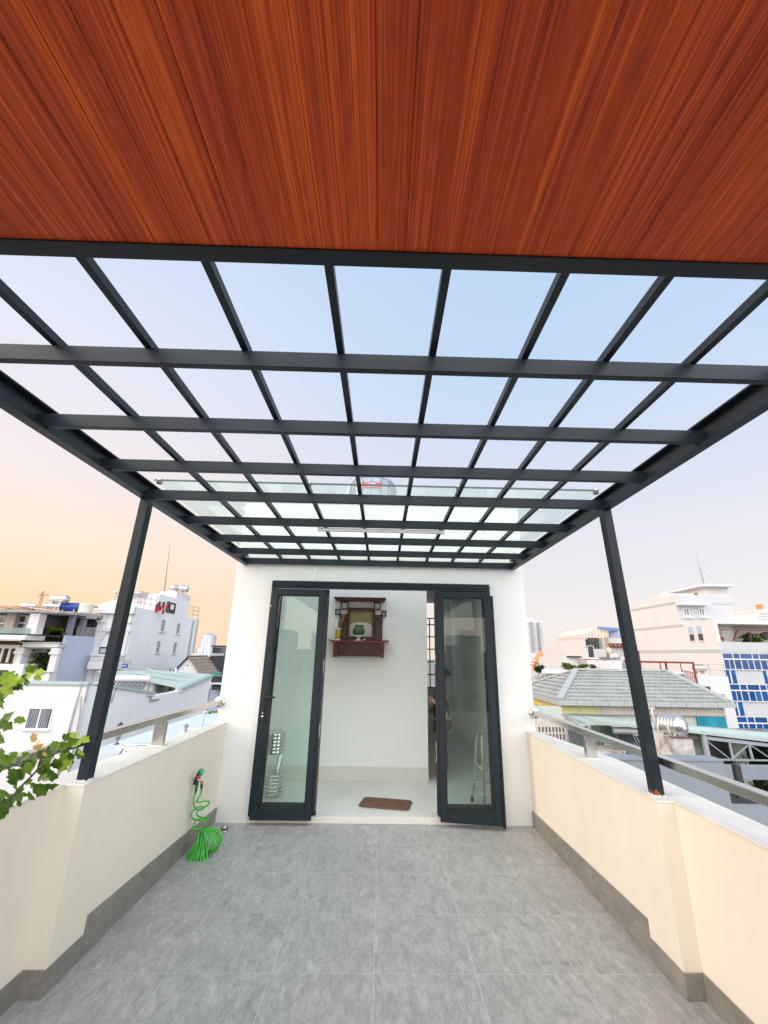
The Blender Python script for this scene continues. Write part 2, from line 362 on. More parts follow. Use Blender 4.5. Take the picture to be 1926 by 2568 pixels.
# welds where a beam meets the side beams
def post(base, top, w=.06, label=None):
    m = MB(); b, t = Vector(base), Vector(top)
    c = [b+Vector(q) for q in ((0,0,0),(w,0,0),(w,w,0),(0,w,0))]+[t+Vector(q) for q in ((0,0,0),(w,0,0),(w,w,0),(0,w,0))]
    m.hexa(c); return m.build('post', anth, pg, bevel=.004)
post((-1.645,2.68,.869), (-1.602,2.632,2.494))
pr = post((1.537,2.700,.823), (1.447,2.632,2.494))
def foot(c, w, seed, m_):
    random.seed(seed); m = MB()
    for k in range(46):
        a = random.random()*4; s = int(a); f = a-s
        p = [(f*w,0),(w,f*w),((1-f)*w,w),(0,(1-f)*w)][s]
        m.ball((c[0]+p[0]+random.uniform(-.006,.006), c[1]+p[1]+random.uniform(-.006,.006), c[2]), random.uniform(.004,.010), (1.3,1.1,.8), 4)
    return m.build('sealant', m_, pg, smooth=True)
foot((-1.645,2.68,.870), .06, 1, putty); foot((1.537,2.70,.824), .06, 2, putty)
rm = MB()
for k, (a, b, hh) in enumerate(((0,.010,.026),(.010,.020,.030),(.020,.030,.020),(.030,.040,.010))):
    rm.box(1.537-.0020*0+a-.0008, 1.537+b, 2.6985, 2.7002, .824, .824+hh)
    rm.box(1.5355, 1.5372, 2.699+a, 2.70+b, .824, .824+.030-hh*.5)
rm.build('rust_patch', rust, pg)
# glass roof panels over the far half, on standoff buttons
gx = [-1.53, -.512, .491, 1.44]
zg = ZP+HB+RH+.012
for i in range(3):
    MB().box(gx[i]+.004, gx[i+1]-.004, 2.625, 4.79, zg, zg+.008).build('glass_panel', roofglass, pg)
edge = mat('glass_edge_green', (.05,.10,.09), .3)
for i in range(3):
    MB().box(gx[i]+.004, gx[i+1]-.004, 2.617, 2.6245, zg-.001, zg+.009).build('panel_edge', edge, pg)
for x in (-1.50, -.512, .491, 1.42):
    MB().lathe([(.0,-.02),(.016,-.02),(.018,.0),(.018,.014),(.012,.02),(.0,.02)], (x,2.635,zg+.004)).build('glass_clamp', steel, pg)
# clear sheet edges glinting beside each rafter
# ------------------------------------------------------------------ timber ceiling under the near half
ct = thing('timber_ceiling', (0, -.7, 2.5), 'red-brown wood panel ceiling under the near half of the pergola', 'ceiling')
m = MB(); pw = .0685; x = XLs+.06
while x < XRs-.07:
    x2 = min(x+pw, XRs-.056)
    z0 = ZP+.004
    # each board: flat face with a small V groove to the next
    m.poly([(x,-2.2,z0+.0020),(x+.0016,-2.2,z0),(x+.0016,.797,z0),(x,.797,z0+.0020)])
    m.poly([(x+.0016,-2.2,z0),(x2-.0006,-2.2,z0),(x2-.0006,.797,z0),(x+.0016,.797,z0)])
    m.poly([(x2-.0006,-2.2,z0),(x2,-2.2,z0+.0020),(x2,.797,z0+.0020),(x2-.0006,.797,z0)])
    x = x2
m.box(XLs+.06, XRs-.058, -2.2, .797, ZP+.012, ZP+.02)
m.build('boards', wood, ct)
MB().box(XLs+.056, XRs-.057, .7935, .7992, ZP-.002, ZP+.012).build('shadow_gap_strip', gasket, ct)  # black strip standing in for the shadow gap against the beam
MB().box(XLs-.02, XRs+.02, -2.25, .80, ZP+.12, ZP+.14).build('roof_sheet', mat('ceiling_roof_sheet', (.3,.32,.33), .6), ct)
# ------------------------------------------------------------------ strip light
sy = 3.268
lt = thing('strip_light', (-.03, sy, 2.49), 'white tube light fixed under the dark pergola beams', 'strip light')
lw = mat('lamp_white_plastic', (.90,.90,.90), .35)
MB().box(-.50,.445, sy-.017, sy+.017, 2.472, 2.4985).build('housing', lw, lt, bevel=.007)
for x in (-.535, .445): MB().box(x, x+.035, sy-.019, sy+.019, 2.470, 2.4990).build('end_cap', lw, lt, bevel=.006)
MB().tube([(-.52,sy,2.499),(-.545,sy-.004,2.52),(-.565,sy-.012,2.54),(-.575,sy-.02,2.565),(-.555,sy-.02,2.60)], .004, 6).build('cable', lw, lt)

# ================================================================== room on the roof
YW = 4.80
XA, XB_ = -1.665, 1.60
rt = thing('rooftop_room', (0, YW, 0), 'white rendered rooftop room behind the glass folding doors', 'building')
iy, zc = 6.02, 2.62
m = MB()
# front wall with its door opening, sides, back, all 12 cm thick and butted
ox0, ox1, oz0, oz1, th = -1.245, 1.20, .06, 2.315, .14
m.box(XA, ox0, YW, YW+th, 0, 3.17); m.box(ox1, XB_, YW, YW+th, 0, 3.17); m.box(ox0, ox1, YW, YW+th, oz1, 3.17)
m.box(XA, XA+th, YW+th, 9.5, 0, 3.17)
m.box(XB_-th, XB_, YW+th, 9.5, 0, 3.17)
m.build('outer_wall', white, rt)
MB().box(ox0+.0005, ox1-.0005, YW-.0, YW+th, .0, .057).build('threshold', mat('threshold_stone', (.76,.73,.66), .5, var=.04), rt, bevel=.004)
m = MB(); sk0, sk1, sy0, sy1 = -1.4, 1.35, 4.99, 5.99
for a in ((XA,sk0,YW,9.5),(sk1,XB_,YW,9.5),(sk0,sk1,YW,sy0),(sk0,sk1,sy1,9.5)): m.box(*a, 3.171, 3.24)
m.build('roof', white, rt)
MB().box(sk0-.05, sk1+.05, sy0-.05, sy1+.05, 3.241, 3.249).build('added_skylight', glassmat('added_skylight_glass', (.95,.97,.96), .9, 0, .0, ior=1.2), rt)  # made-up roof light, out of view, added to brighten the room
MB().box(XA-.0, XB_, YW-.004, YW+.10, 3.241, 3.245).build('roof_edge', coping, rt)
MB().box(XA+th, XB_-th, YW+th, 9.5, 0, .056).build('room_floor', room_floor, rt)
iw = mat('interior_wall_paint', (.89,.89,.865), .7, var=.02)
m = MB()
for a in ((XA+th+.001,sk0,YW+th+.001,9.4),(sk1,XB_-th-.001,YW+th+.001,9.4),(sk0,sk1,YW+th+.001,sy0),(sk0,sk1,sy1,9.4)): m.box(*a, zc, zc+.04)
for a in ((sk0-.03,sk0-.001,sy0,sy1),(sk1+.001,sk1+.03,sy0,sy1),(sk0,sk1,sy0-.03,sy0-.001),(sk0,sk1,sy1+.001,sy1+.03)): m.box(*a, zc+.041, 3.17)  # shaft lining of the added roof light
m.build('room_ceiling', iw, rt)
m = MB(); m.box(XA+th+.001, .613, iy, iy+.12, .056, zc); m.build('partition', iw, rt)
sk = mat('beige_tile_skirting', (.74,.72,.65), .3, var=.05)
MB().box(XA+th+.002, .615, iy-.012, iy-.0005, .056, .215).build('room_skirting', sk, rt, bevel=.001)
# grid window seen past the corner
m = MB(); m.box(.45, .66, 9.38, 9.5, 0, zc); m.box(.66, 1.3, 9.38, 9.5, 0, .9); m.box(1.3, XB_-th, 9.38, 9.5, 0, zc); m.box(XA+th,.45,9.38,9.5,0,zc)
m.build('rear_wall', iw, rt)
w = MB()
for x in (.66,.84,1.0,1.14,1.28): w.box(x, x+.022, 9.36, 9.379, .9, 2.3)
for zz in (.9,1.15,1.4,1.65,1.9,2.15,2.28): w.box(.66, 1.3, 9.355, 9.372, zz, zz+.022)
w.build('grid_window', black, rt)
# conduit down the wall to the door
MB().box(-.785,-.772, YW-.009, YW-.0005, 2.318, 2.5).build('cable_trunking', lw, rt, bevel=.002)
# door frame
fy0, fy1 = YW-.022, YW+.05
m = MB(); m.box(ox0, ox1, fy0, fy1, 2.235, 2.314); m.build('door_frame', dframe, rt, bevel=.003)
m = MB(); m.box(ox0, ox1, fy0-.012, fy0-.0005, 2.262, 2.276); m.box(ox0,ox1,fy0-.004,fy0-.0005,2.29,2.300); m.build('frame_lip', dframe, rt, bevel=.001)
for x in (ox0, ox1-.035): MB().box(x, x+.035, fy0, fy1, .058, 2.2345).build('door_frame', dframe, rt, bevel=.003)
def leaf(org, ang, w, h=2.165, handle=False, lift=.063, fwd=.0, lab=None):
    """a glazed leaf hinged at org, running along local +x; returns the frame object"""
    A = Matrix.Translation(Vector(org)) @ Matrix.Rotation(ang, 4, 'Z')
    def place(m, name, mt, par, **k):
        bmesh.ops.transform(m.bm, matrix=A, verts=m.bm.verts); return m.build(name, mt, par, **k)
    s, d = .060, .045; z0 = lift; z1 = lift+h; bt = .085
    m = MB(); m.box(0, s, 0, d, z0, z1); m.box(w-s, w, 0, d, z0, z1); m.box(s, w-s, 0, d, z0, z0+bt); m.box(s, w-s, 0, d, z1-s, z1)
    fr = place(m, 'door_leaf', dframe, rt, bevel=.003)
    if lab: fr['label'] = lab
    m = MB()
    for a, b, c, e in ((s, s+.012, z0+bt, z1-s), (w-s-.012, w-s, z0+bt, z1-s), (s+.012, w-s-.012, z0+bt, z0+bt+.012), (s+.012, w-s-.012, z1-s-.012, z1-s)):
        m.box(a, b, .006, d-.006, c, e)
    place(m, 'glazing_bead', gasket, fr)
    m = MB(); m.box(s+.006, w-s-.006, d/2-.003, d/2+.003, z0+bt+.004, z1-s-.004); place(m, 'pane', doorglass, fr)
    return fr, A, place
leaf((-1.205, YW+.012, 0), 0, .60)
fl, A, place = leaf((-1.215, YW-.075, 0), .0, .580, handle=True, lift=.045, lab='front leaf with the lever handle, folded flat on the left')
m = MB(); m.box(.014,.044,-.012,-.0005,.90,1.17); place(m, 'handle_plate', black, fl, bevel=.004)
m = MB(); m.box(.020,.040,-.05,-.012,1.105,1.125); m.box(.020,.150,-.060,-.045,1.106,1.124); place(m, 'lever_handle', black, fl, bevel=.003)
m = MB(); m.lathe([(0,-.002),(.009,-.002),(.009,.004),(0,.004)], (.029,-.013,.935), 'Y', 12); m.lathe([(0,-.002),(.006,-.002),(.006,.004),(0,.004)], (.029,-.013,.965), 'Y', 12); place(m, 'lock_cylinder', chrome, fl)
for zz in (.30,.33,1.62,2.02):
    m = MB(); m.box(-.006,.004,.006,.03,zz,zz+.012); place(m, 'latch', chrome, fl)
m = MB(); m.box(.583,.612,-.004,.05,.12,2.15); place(m, 'edge_seal', black, fl)
for zz in (.75, 1.35):
    m = MB(); m.box(.606,.6135,-.006,.0,zz,zz+.13); place(m, 'shoot_bolt', chrome, fl, bevel=.002)
leaf((.585, YW+.012, 0), 0, .60)
fr2, A, place = leaf((.592, YW-.075, 0), R(-9.5), .580, lift=.045, lab='front leaf standing slightly ajar on the right')
m = MB(); m.box(-.030,-.002,.0,.05,.10,2.15); place(m, 'edge_seal', black, fr2)
for zz in (.55, .62, 1.45):
    m = MB(); m.box(-.032,-.0255,-.006,.0,zz,zz+.10); place(m, 'shoot_bolt', chrome, fr2, bevel=.002)
m = MB(); m.box(.583,.612,.03,.10,.02,2.17); place(m, 'edge_stile', dframe, fr2, bevel=.003)

# ------------------------------------------------------------------ things in the room
YP = iy-.001
sh = thing('altar_shelf', (-.31, YP, 1.69), 'carved dark red wooden altar shelf on the inner wall', 'altar shelf')
def trap(x0, x1, x2, x3, z0, z1, y0, y1):   # x0,x1 bottom; x2,x3 top
    return [(x0,y0,z0),(x1,y0,z0),(x1,y1,z0),(x0,y1,z0),(x2,y0,z1),(x3,y0,z1),(x3,y1,z1),(x2,y1,z1)]
fx = 6.02/5.95
MB().hexa(trap(-.645,.025,-.69,.06,1.684,1.708,YP-.24,YP)).build('shelf', redwood, sh, bevel=.003)
for s, x in ((-1,-.69),(1,.06)):
    MB().prism([(x,YP-.24,1.705),(x+s*.03,YP-.24,1.725),(x-s*.06,YP-.24,1.7085)], (0,.24,0)).build('upturned_end', redwood, sh)
MB().box(-.60,-.015,YP-.20,YP-.185,1.515,1.684).build('apron', darkwood, sh)
for x in (-.635,-.015):
    b = MB().box(x, x+.045, YP-.215, YP-.002, 1.50, 1.684).build('bracket', redwood, sh, bevel=.004)
    MB().lathe([(0,-.02),(.016,-.02),(.02,0),(.012,.02),(.018,.03),(0,.03)], (x+.022,YP-.222,1.59), 'Z', 12).build('bracket_knob', redwood, b)
# back screen
bs = MB(); y0, y1 = YP-.03, YP-.006
bs.hexa(trap(-.64,.02,-.685,.045,2.232,2.285,YP-.11,YP-.001)); bs.build('canopy', darkwood, sh, bevel=.003)
def frame(m, x0, x1, z0, z1, t, ya=y0, yb=y1):
    m.box(x0,x0+t,ya,yb,z0,z1); m.box(x1-t,x1,ya,yb,z0,z1); m.box(x0+t,x1-t,ya,yb,z0,z0+t); m.box(x0+t,x1-t,ya,yb,z1-t,z1)
for a in ((-.585,-.475,2.125,2.231),(-.125,-.03,2.125,2.231),(-.655,-.578,2.05,2.13),(-.02,.05,2.04,2.12)):
    m = MB(); frame(m, *a, .014); m.build('square_fret', darkwood, sh)
m = MB(); frame(m, -.485,-.105,1.735,2.15,.034,YP-.045,YP-.01); m.build('centre_frame', darkwood, sh, bevel=.002)
gold = mat('gold_silk', (.30,.22,.09), .5, var=.25, vscale=14)
MB().box(-.452,-.138,YP-.016,YP-.008,1.765,2.118).build('backing_panel', gold, sh)
m = MB(); pts = [(-.452,1.768),(-.138,1.768),(-.138,1.895)]
for k in range(1,12):
    a = math.pi*k/12; pts.append((-.295+.157*math.cos(a), 1.895+.065*math.sin(a)))
pts.append((-.452,1.895)); m.prism([(x,YP-.0185,z) for x,z in pts], (0,.002,0)); m.build('paper_fan', mat('pale_paper', (.62,.58,.52), .8, var=.08, vscale=20), sh)
for x0, x1 in ((-.590,-.487),(-.103,.0)):
    m = MB(); frame(m, x0,x1,1.709,2.06,.012)
    m.build('fret_panel', darkwood, sh)
    m = MB()
    for k in range(15):
        zz = 1.735+k*.021
        m.box(x0+.012,x1-.012,y0+.003,y1,zz,zz+.006)
        for q in range(3):
            xx = x0+.022+q*.026+(k%2)*.012
            if xx+.008 < x1-.012: m.box(xx,xx+.007,y0+.004,y1-.001,zz+.006,zz+.021)
    m.build('fretwork', darkwood, sh)
MB().box(-.56,-.03,YP-.06,YP-.001,1.7085,1.74).build('base_rail', darkwood, sh, bevel=.002)
vs = thing('flower_vase', (-.59,YP-.15,1.709), 'yellow vase holding dry sticks at the left end of the altar shelf', 'vase')
ye = mat('yellow_glaze', (.55,.36,.03), .2, var=.3, vscale=40); po = mat('white_porcelain', (.78,.77,.72), .15)
MB().lathe([(0,0),(.036,0),(.036,.01),(.030,.016),(.037,.03),(.037,.13),(.033,.143),(.038,.152),(.030,.152),(.030,.12),(0,.12)], (-.59,YP-.15,1.709)).build('body', ye, vs)
MB().lathe([(.0375,.0),(.039,.0),(.039,.014),(.0375,.014)], (-.59,YP-.15,1.709)).build('foot_band', po, vs)
MB().lathe([(.0385,.142),(.0405,.142),(.0405,.158),(.0385,.158)], (-.59,YP-.15,1.709)).build('rim_band', po, vs)
random.seed(4); m = MB()
for k in range(9):
    a = random.uniform(-.01,.06); b = random.uniform(-.02,.02); h_ = random.uniform(.22,.36)
    m.tube([(-.59,YP-.15,1.83),(-.59+a*.5,YP-.15+b*.5,1.709+h_*.7),(-.585+a*1.3,YP-.15+b,1.709+h_)], [.003,.004,.007], 5)
m.build('dry_sticks', mat('dry_gold_stems', (.28,.16,.04), .7, var=.4, vscale=60), vs)
fs = thing('footed_dish', (-.317,YP-.13,1.709), 'white footed dish on the altar shelf under a green fruit', 'dish')
MB().lathe([(0,0),(.055,0),(.05,.008),(.02,.022),(.018,.042),(.05,.052),(.088,.070),(.082,.071),(.045,.058),(0,.056)], (-.317,YP-.13,1.709), n=32).build('dish', po, fs)
fr_ = thing('pomelo', (-.317,YP-.13,1.767), 'round dark green pomelo with a leaf, on the footed dish', 'fruit')
MB().lathe([(.012,.0),(.05,.006),(.078,.04),(.080,.075),(.062,.115),(.03,.135),(.0,.14)], (-.317,YP-.13,1.768), n=28).build('fruit', mat('pomelo_green', (.035,.10,.015), .4, var=.25, vscale=30, bump=.2, bscale=120), fr_)
lf = mat('leaf_dark', (.02,.06,.015), .5)
m = MB(); m.prism([(-.317,YP-.13,1.908),(-.36,YP-.14,1.915),(-.38,YP-.15,1.905),(-.35,YP-.16,1.90)], (0,0,.002)); m.prism([(-.31,YP-.13,1.908),(-.26,YP-.14,1.912),(-.235,YP-.17,1.89),(-.27,YP-.17,1.895)], (0,0,.002))
m.tube([(-.317,YP-.13,1.905),(-.315,YP-.13,1.92)], .004, 6); m.build('stem_leaves', lf, fr_)
for nm, x, lb in (('tea_cup', .015, 'tiny white cup alone at the right end of the altar shelf'), ('wine_cup', -.235, 'small white cup with gold rim close beside the footed dish')):
    c = solo(nm, MB().lathe([(0,0),(.010,0),(.016,.02),(.018,.028),(.015,.028),(.009,.006),(0,.006)], (x,YP-.17,1.709), n=16), po if x > 0 else mat('gold_white_china', (.6,.45,.2), .25), (x,YP-.17,1.709), lb, 'cup')
# doormat with rounded corners
mm = MB(); pts = []; c0, wx, wy, rr = Vector((.077,5.18)), .265, .150, .05
for (sx_, sy_, a0) in ((1,1,0),(-1,1,90),(-1,-1,180),(1,-1,270)):
    for k in range(7):
        a = R(a0+k*15); p = Vector((sx_*(wx-rr)+rr*math.cos(a), sy_*(wy-rr)+rr*math.sin(a)))
        ca, sa = math.cos(R(-12)), math.sin(R(-12)); pts.append((c0.x+p.x*ca-p.y*sa, c0.y+p.x*sa+p.y*ca, .058))
mt_ = thing('door_mat', (.077,5.18,.058), 'brown doormat with rounded corners on the glossy room floor', 'doormat')
fel = mat('brown_felt', (.27,.15,.10), 1, var=.3, vscale=30, bump=1.0, bscale=260, spec=.1)
MB().prism(pts, (0,0,.012)).build('mat', fel, mt_, bevel=.004)
m = MB(); m.box(.20,.222,5.035,5.05,.0703,.0712); m.box(.229,.25,5.03,5.045,.0703,.0712); m.box(.212,.24,5.055,5.062,.0703,.0712); m.build('printed_motif', black, mt_)
# nested stools: chrome, each one set over the next
def stool(z0, x, y, lab):
    t = thing('round_stool', (x,y,z0), lab, 'stool', 'chrome stools stacked behind the left door leaf')
    MB().lathe([(0,.412),(.136,.412),(.139,.414),(.139,.445),(.136,.447),(0,.449)], (x,y,z0), n=36).build('seat', chrome, t)
    for k in range(4):
        a = math.pi/4+k*math.pi/2; c, s_ = math.cos(a), math.sin(a)
        MB().tube([(x+c*.115,y+s_*.115,z0+.40),(x+c*.128,y+s_*.128,z0+.2),(x+c*.142,y+s_*.142,z0+.0)], .0095, 8).build('leg', chrome, t)
    n = 40; m = MB(); m.tube([(x+.150*math.cos(2*math.pi*k/n),y+.150*math.sin(2*math.pi*k/n),z0+.03) for k in range(n+1)], .0085, 8, False)
    m.build('foot_ring', chrome, t)
    return t
names = ['bottom', 'second from the bottom', 'third from the bottom', 'third from the top', 'second from the top', 'top']
s0 = None
for k in range(6):
    lab = 'chrome round stool, %s of the nested stack behind the door glass' % names[k]
    if s0 is None: s0 = stool(.058, -1.21, 5.45, lab); t_ = s0
    else: t_ = copy_tree(s0)
    t_.location = (-1.21, 5.45, .058+k*.035); t_.rotation_euler.z = R(4*k); t_['label'] = lab
# walking frame
wk = thing('walking_frame', (1.1,5.15,.057), 'aluminium walking frame with grey grips behind the right door leaf', 'walking frame')
al = mat('anodised_aluminium', (.50,.49,.46), .3, .6)
P_ = [(1.012,5.30),(1.085,5.03),(1.30,5.02),(1.32,5.31)]
for (a, b) in ((0,1),(3,2)):
    ax, ay = P_[a]; bx, by = P_[b]; dx = .05 if a == 0 else -.02
    MB().tube([(ax,ay,.08),(ax+dx,ay-.02,.40),(ax+dx*1.2,ay-.03,.62),(ax+dx*1.5,ay-.05,.70),(ax+dx*1.7,(ay+by)/2,.735),(bx+dx*.4,by+.06,.72),(bx+dx*.2,by+.03,.66),(bx,by,.08)], .012, 10).build('side_frame', al, wk)
    MB().tube([(ax+dx*1.6,ay-.09,.735),(ax+dx*1.6,by+.08,.737)], .018, 10).build('hand_grip', mat('grey_grip', (.12,.13,.12), .6), wk)
for (x, y) in P_: MB().lathe([(0,0),(.018,0),(.018,.03),(.013,.045),(0,.045)], (x,y,.057), n=12).build('rubber_foot', gasket, wk)
for zz in (.40,.24): MB().tube([(1.05,5.285,zz),(1.31,5.29,zz)], .009, 8).build('cross_bar', al, wk)
for zz in (.44,.20): MB().tube([(1.045,5.28,zz),(1.09,5.035,zz-.03)], .009, 8).build('cross_bar', al, wk)
# ------------------------------------------------------------------ person seen in the gap beside the right door leaf
def person():
    x, y, g = .815, 6.20, .057
    t = thing('person', (x,y,g), 'person in black top and dark trousers standing in the gap by the right door leaf', 'person')
    def skin(name, pts, edges, rad, mt, root=0, sub=2, par=t):
        me = bpy.data.meshes.new(name); me.from_pydata([Vector(p)+Vector((x,y,g))-ORG[t] for p in pts], edges, [])
        o = bpy.data.objects.new(name, me); COL.objects.link(o); o.parent = par; ORG[o] = ORG[t]
        s = o.modifiers.new('skin', 'SKIN'); o.modifiers.new('sub', 'SUBSURF').levels = sub; o.modifiers['sub'].render_levels = sub
        for v, r_ in zip(me.skin_vertices[0].data, rad): v.radius = r_ if isinstance(r_, tuple) else (r_, r_)
        for i, v in enumerate(me.skin_vertices[0].data): v.use_root = (i == root)
        me.materials.append(mt); return o
    skn = mat('person_skin', (.45,.26,.18), .55); cl = mat('black_cotton', (.010,.010,.012), .9); tr = mat('dark_brown_trousers', (.05,.032,.026), .9); hr = mat('dark_hair', (.012,.010,.009), .5)
    # 1.35 m, turned side on towards the stair, one hand raised to the chest
    body = skin('body', [(0,0,.68),(0,0,.82),(.0,0,1.00),(0,.0,1.10),(0,-.01,1.17),(0,-.02,1.235),(0,-.02,1.30),
        (0,.13,1.07),(-.02,.17,.86),(-.09,.12,.80),(-.10,.115,.78),(0,-.13,1.07),(-.01,-.18,.87),(-.10,-.16,.90),(-.125,-.15,.92),
        (0,.07,.62),(.01,.075,.36),(0,.075,.08),(-.09,.08,.03),(0,-.07,.62),(-.01,-.075,.36),(.02,-.075,.08),(-.07,-.08,.03)],
        [(0,1),(1,2),(2,3),(3,4),(4,5),(5,6),(2,7),(7,8),(8,9),(9,10),(2,11),(11,12),(12,13),(13,14),(0,15),(15,16),(16,17),(17,18),(0,19),(19,20),(20,21),(21,22)],
        [.10,.095,.105,.055,.042,.078,.055,.048,.036,.028,.022,.048,.036,.028,.022,.075,.055,.035,.028,.075,.055,.035,.028], skn)
    skin('shirt', [(0,0,.66),(0,0,.80),(0,0,.98),(0,0,1.09),(0,.13,1.07),(-.015,.17,.90),(0,-.13,1.07),(-.008,-.18,.92)],
        [(0,1),(1,2),(2,3),(2,4),(4,5),(2,6),(6,7)], [.125,.12,.125,.062,.062,.05,.062,.05], cl)
    skin('trousers', [(0,0,.70),(0,.07,.62),(.01,.075,.36),(0,.075,.09),(0,-.07,.62),(-.01,-.075,.36),(.02,-.075,.09)],
        [(0,1),(1,2),(2,3),(0,4),(4,5),(5,6)], [.115,.095,.07,.058,.095,.07,.058], tr)
    m = MB(); m.ball((x+.015,y-.02,g+1.262), .095, (1.02,.90,1.0), 10); m.ball((x+.095,y-.02,g+1.25), .045, (1,1,1), 8); m.build('hair', hr, t)
    m = MB(); m.prism([(x-.082,y-.02-.009,g+1.235),(x-.082,y-.02+.009,g+1.235),(x-.105,y-.02,g+1.215)], (0,0,.028)); m.build('nose', skn, t)
    # hand: palm, four fingers, thumb
    for s, c in ((1, Vector((x-.108,y+.112,g+.77))), (-1, Vector((x-.135,y-.147,g+.925)))):
        m = MB(); m.ball(c, .032, (1,.45,1), 6)
        for k in range(4):
            q = c+Vector((-.022,.0,-.02+.014*k)); ln = (.045,.055,.052,.038)[k]
            m.tube([q, q+Vector((-ln*.5,-.004*s,-.004)), q+Vector((-ln,-.014*s,-.014))], [.0085,.0075,.006], 6)
        m.tube([c+Vector((.0,-.012,.02)), c+Vector((-.02,-.02,.04)), c+Vector((-.04,-.02,.045))], [.010,.009,.007], 6)
        m.build('hand', skn, t, smooth=True)
person()
# ------------------------------------------------------------------ garden hose on the left parapet
xi = -1.56
ho = thing('garden_hose', (-1.42,4.15,.0), 'bright green coiled garden hose hanging from a tap down to the floor', 'garden hose')
hg = mat('bright_green_hose', (.06,.45,.05), .35, spec=.6); hd = mat('dark_green_fitting', (.0,.09,.045), .35); orn = mat('orange_collar', (.75,.22,.04), .4)
def H(u, v, x): return px(440+u/7.375, 1880+v/7.375, x=x)
def smooth(pts, n=8):
    P = [Vector(p) for p in pts]; P = [P[0]*2-P[1]]+P+[P[-1]*2-P[-2]]; out = []
    for i in range(1, len(P)-2):
        a, b, c, d = P[i-1:i+3]
        for k in range(n):
            t_ = k/n; out.append(.5*((2*b)+(c-a)*t_+(2*a-5*b+4*c-d)*t_**2+(3*b-a-3*c+d)*t_**3))
    out.append(P[-2]); return out
A_ = [H(*p) for p in ((365,810,-1.515),(340,880,-1.515),(335,960,-1.51),(350,1050,-1.51),(400,1105,-1.505),(470,1110,-1.49),(520,1075,-1.45),(470,1050,-1.45),(390,1080,-1.48),(310,1150,-1.52),(290,1215,-1.525),(320,1270,-1.52),(400,1305,-1.50),(500,1275,-1.46),(580,1240,-1.42))]
B_ = [H(*p) for p in ((480,750,-1.50),(460,840,-1.49),(400,935,-1.48),(390,970,-1.48),(460,965,-1.46),(570,945,-1.42),(625,965,-1.40),(600,1020,-1.41),(520,1080,-1.44),(430,1120,-1.48),(395,1170,-1.49),(420,1225,-1.48),(520,1260,-1.45),(610,1280,-1.40),(560,1300,-1.42),(430,1280,-1.47),(340,1370,-1.50),(310,1430,-1.50),(360,1470,-1.48),(480,1460,-1.44),(570,1370,-1.40))]
MB().tube(smooth(A_), .0062, 7).build('hose', hg, ho); MB().tube(smooth(B_), .0062, 7).build('hose', hg, ho)
# the pile: a slack coil, its ring turned to the viewer on the right and its loops fanned out on the left
random.seed(9)
pts = []; n = 26; turns = 13
for k in range(turns*n):
    t_ = k/(turns*n); a = 2*math.pi*k/n; loop = k//n
    yaw = R(-5-80*(t_**1.7)); rr = .086-.020*t_+.006*math.sin(loop*2.3)
    c = Vector((-1.345,4.13,.096)).lerp(Vector((-1.435,4.08,.092)), t_)
    ex = Vector((math.cos(yaw), math.sin(yaw), 0)); lean = Vector((0, -.25*math.sin(loop*1.7), 1)).normalized()
    q = c+ex*(rr*math.cos(a)+.004*math.sin(loop*5.1))+lean*(rr*math.sin(a)); q.z = max(.006, q.z); pts.append(q+Vector((0,.0035*(loop%3),0)))
MB().tube(pts, .0060, 7).build('hose_coil', hg, ho)
m = MB(); s_ = Vector((-1.405,4.09,.125))
for k in range(9):
    a = R(200+k*13.5); ln = random.uniform(.085,.115); e = Vector((s_.x+ln*math.cos(a), s_.y+ln*.75*math.sin(a), .007)); sd2 = Vector((-math.sin(a),math.cos(a),0))*.012
    m.tube(smooth([s_, s_.lerp(e,.5)+Vector((0,0,.035))+sd2, e+sd2, e+(e-s_).normalized()*.008, e-sd2, s_.lerp(e,.5)+Vector((0,0,.02))-sd2, s_+Vector((.01,.0,-.02))], 5), .0060, 7)
m.build('loose_loops', hg, ho)
MB().tube([H(405,590,-1.515),H(395,680,-1.515),H(385,700,-1.515),H(380,760,-1.515),H(362,820,-1.515)], [.012,.011,.0125,.009,.006], 10).build('connector', hd, ho)
MB().tube([H(485,625,-1.50),H(482,690,-1.50),H(480,700,-1.50),H(482,765,-1.50)], [.012,.012,.009,.005], 10).build('connector', hd, ho)
MB().tube([H(485,590,-1.50),H(485,628,-1.50)], .013, 12).build('collar', orn, ho)
tp = thing('wall_tap', (xi,4.1,.53), 'black and chrome garden tap on the left parapet holding the hose', 'tap')
MB().tube([(xi,4.12,.525),(-1.53,4.12,.525)], .011, 10).build('pipe_stub', chrome, tp)
MB().tube([H(470,585,-1.50),H(440,560,-1.51),H(415,575,-1.52)], .008, 8).build('spout', chrome, tp)
noz = thing('spray_gun', (-1.50,4.1,.55), 'spray gun with green head and black grip hung on the garden tap', 'hose nozzle')
MB().tube([H(345,640,-1.525),H(375,560,-1.515),H(405,480,-1.505),H(435,420,-1.50)], [.012,.013,.012,.013], 10).build('grip', black, noz)
MB().tube([H(360,525,-1.505),H(410,510,-1.49),H(455,520,-1.48)], .009, 8).build('trigger', mat('red_plastic', (.35,.02,.03), .4), noz)
MB().tube([H(430,430,-1.50),H(465,418,-1.49),H(490,415,-1.48),H(492,414,-1.478)], [.014,.022,.024,.020], 16).build('head', mat('nozzle_green', (.01,.45,.10), .3), noz)
MB().tube([H(470,418,-1.490),H(480,416,-1.484)], [.0262,.0262], 16).build('bumper_ring', gasket, noz)
dr = thing('drain_cover', (-1.40,4.62,0), 'small domed steel drain grate on the floor near the hose', 'drain cover')
MB().lathe([(0,0),(.045,0),(.045,.004),(.036,.006),(.0,.006)], (-1.40,4.62,.001), n=28).build('ring', steel, dr)
m = MB()
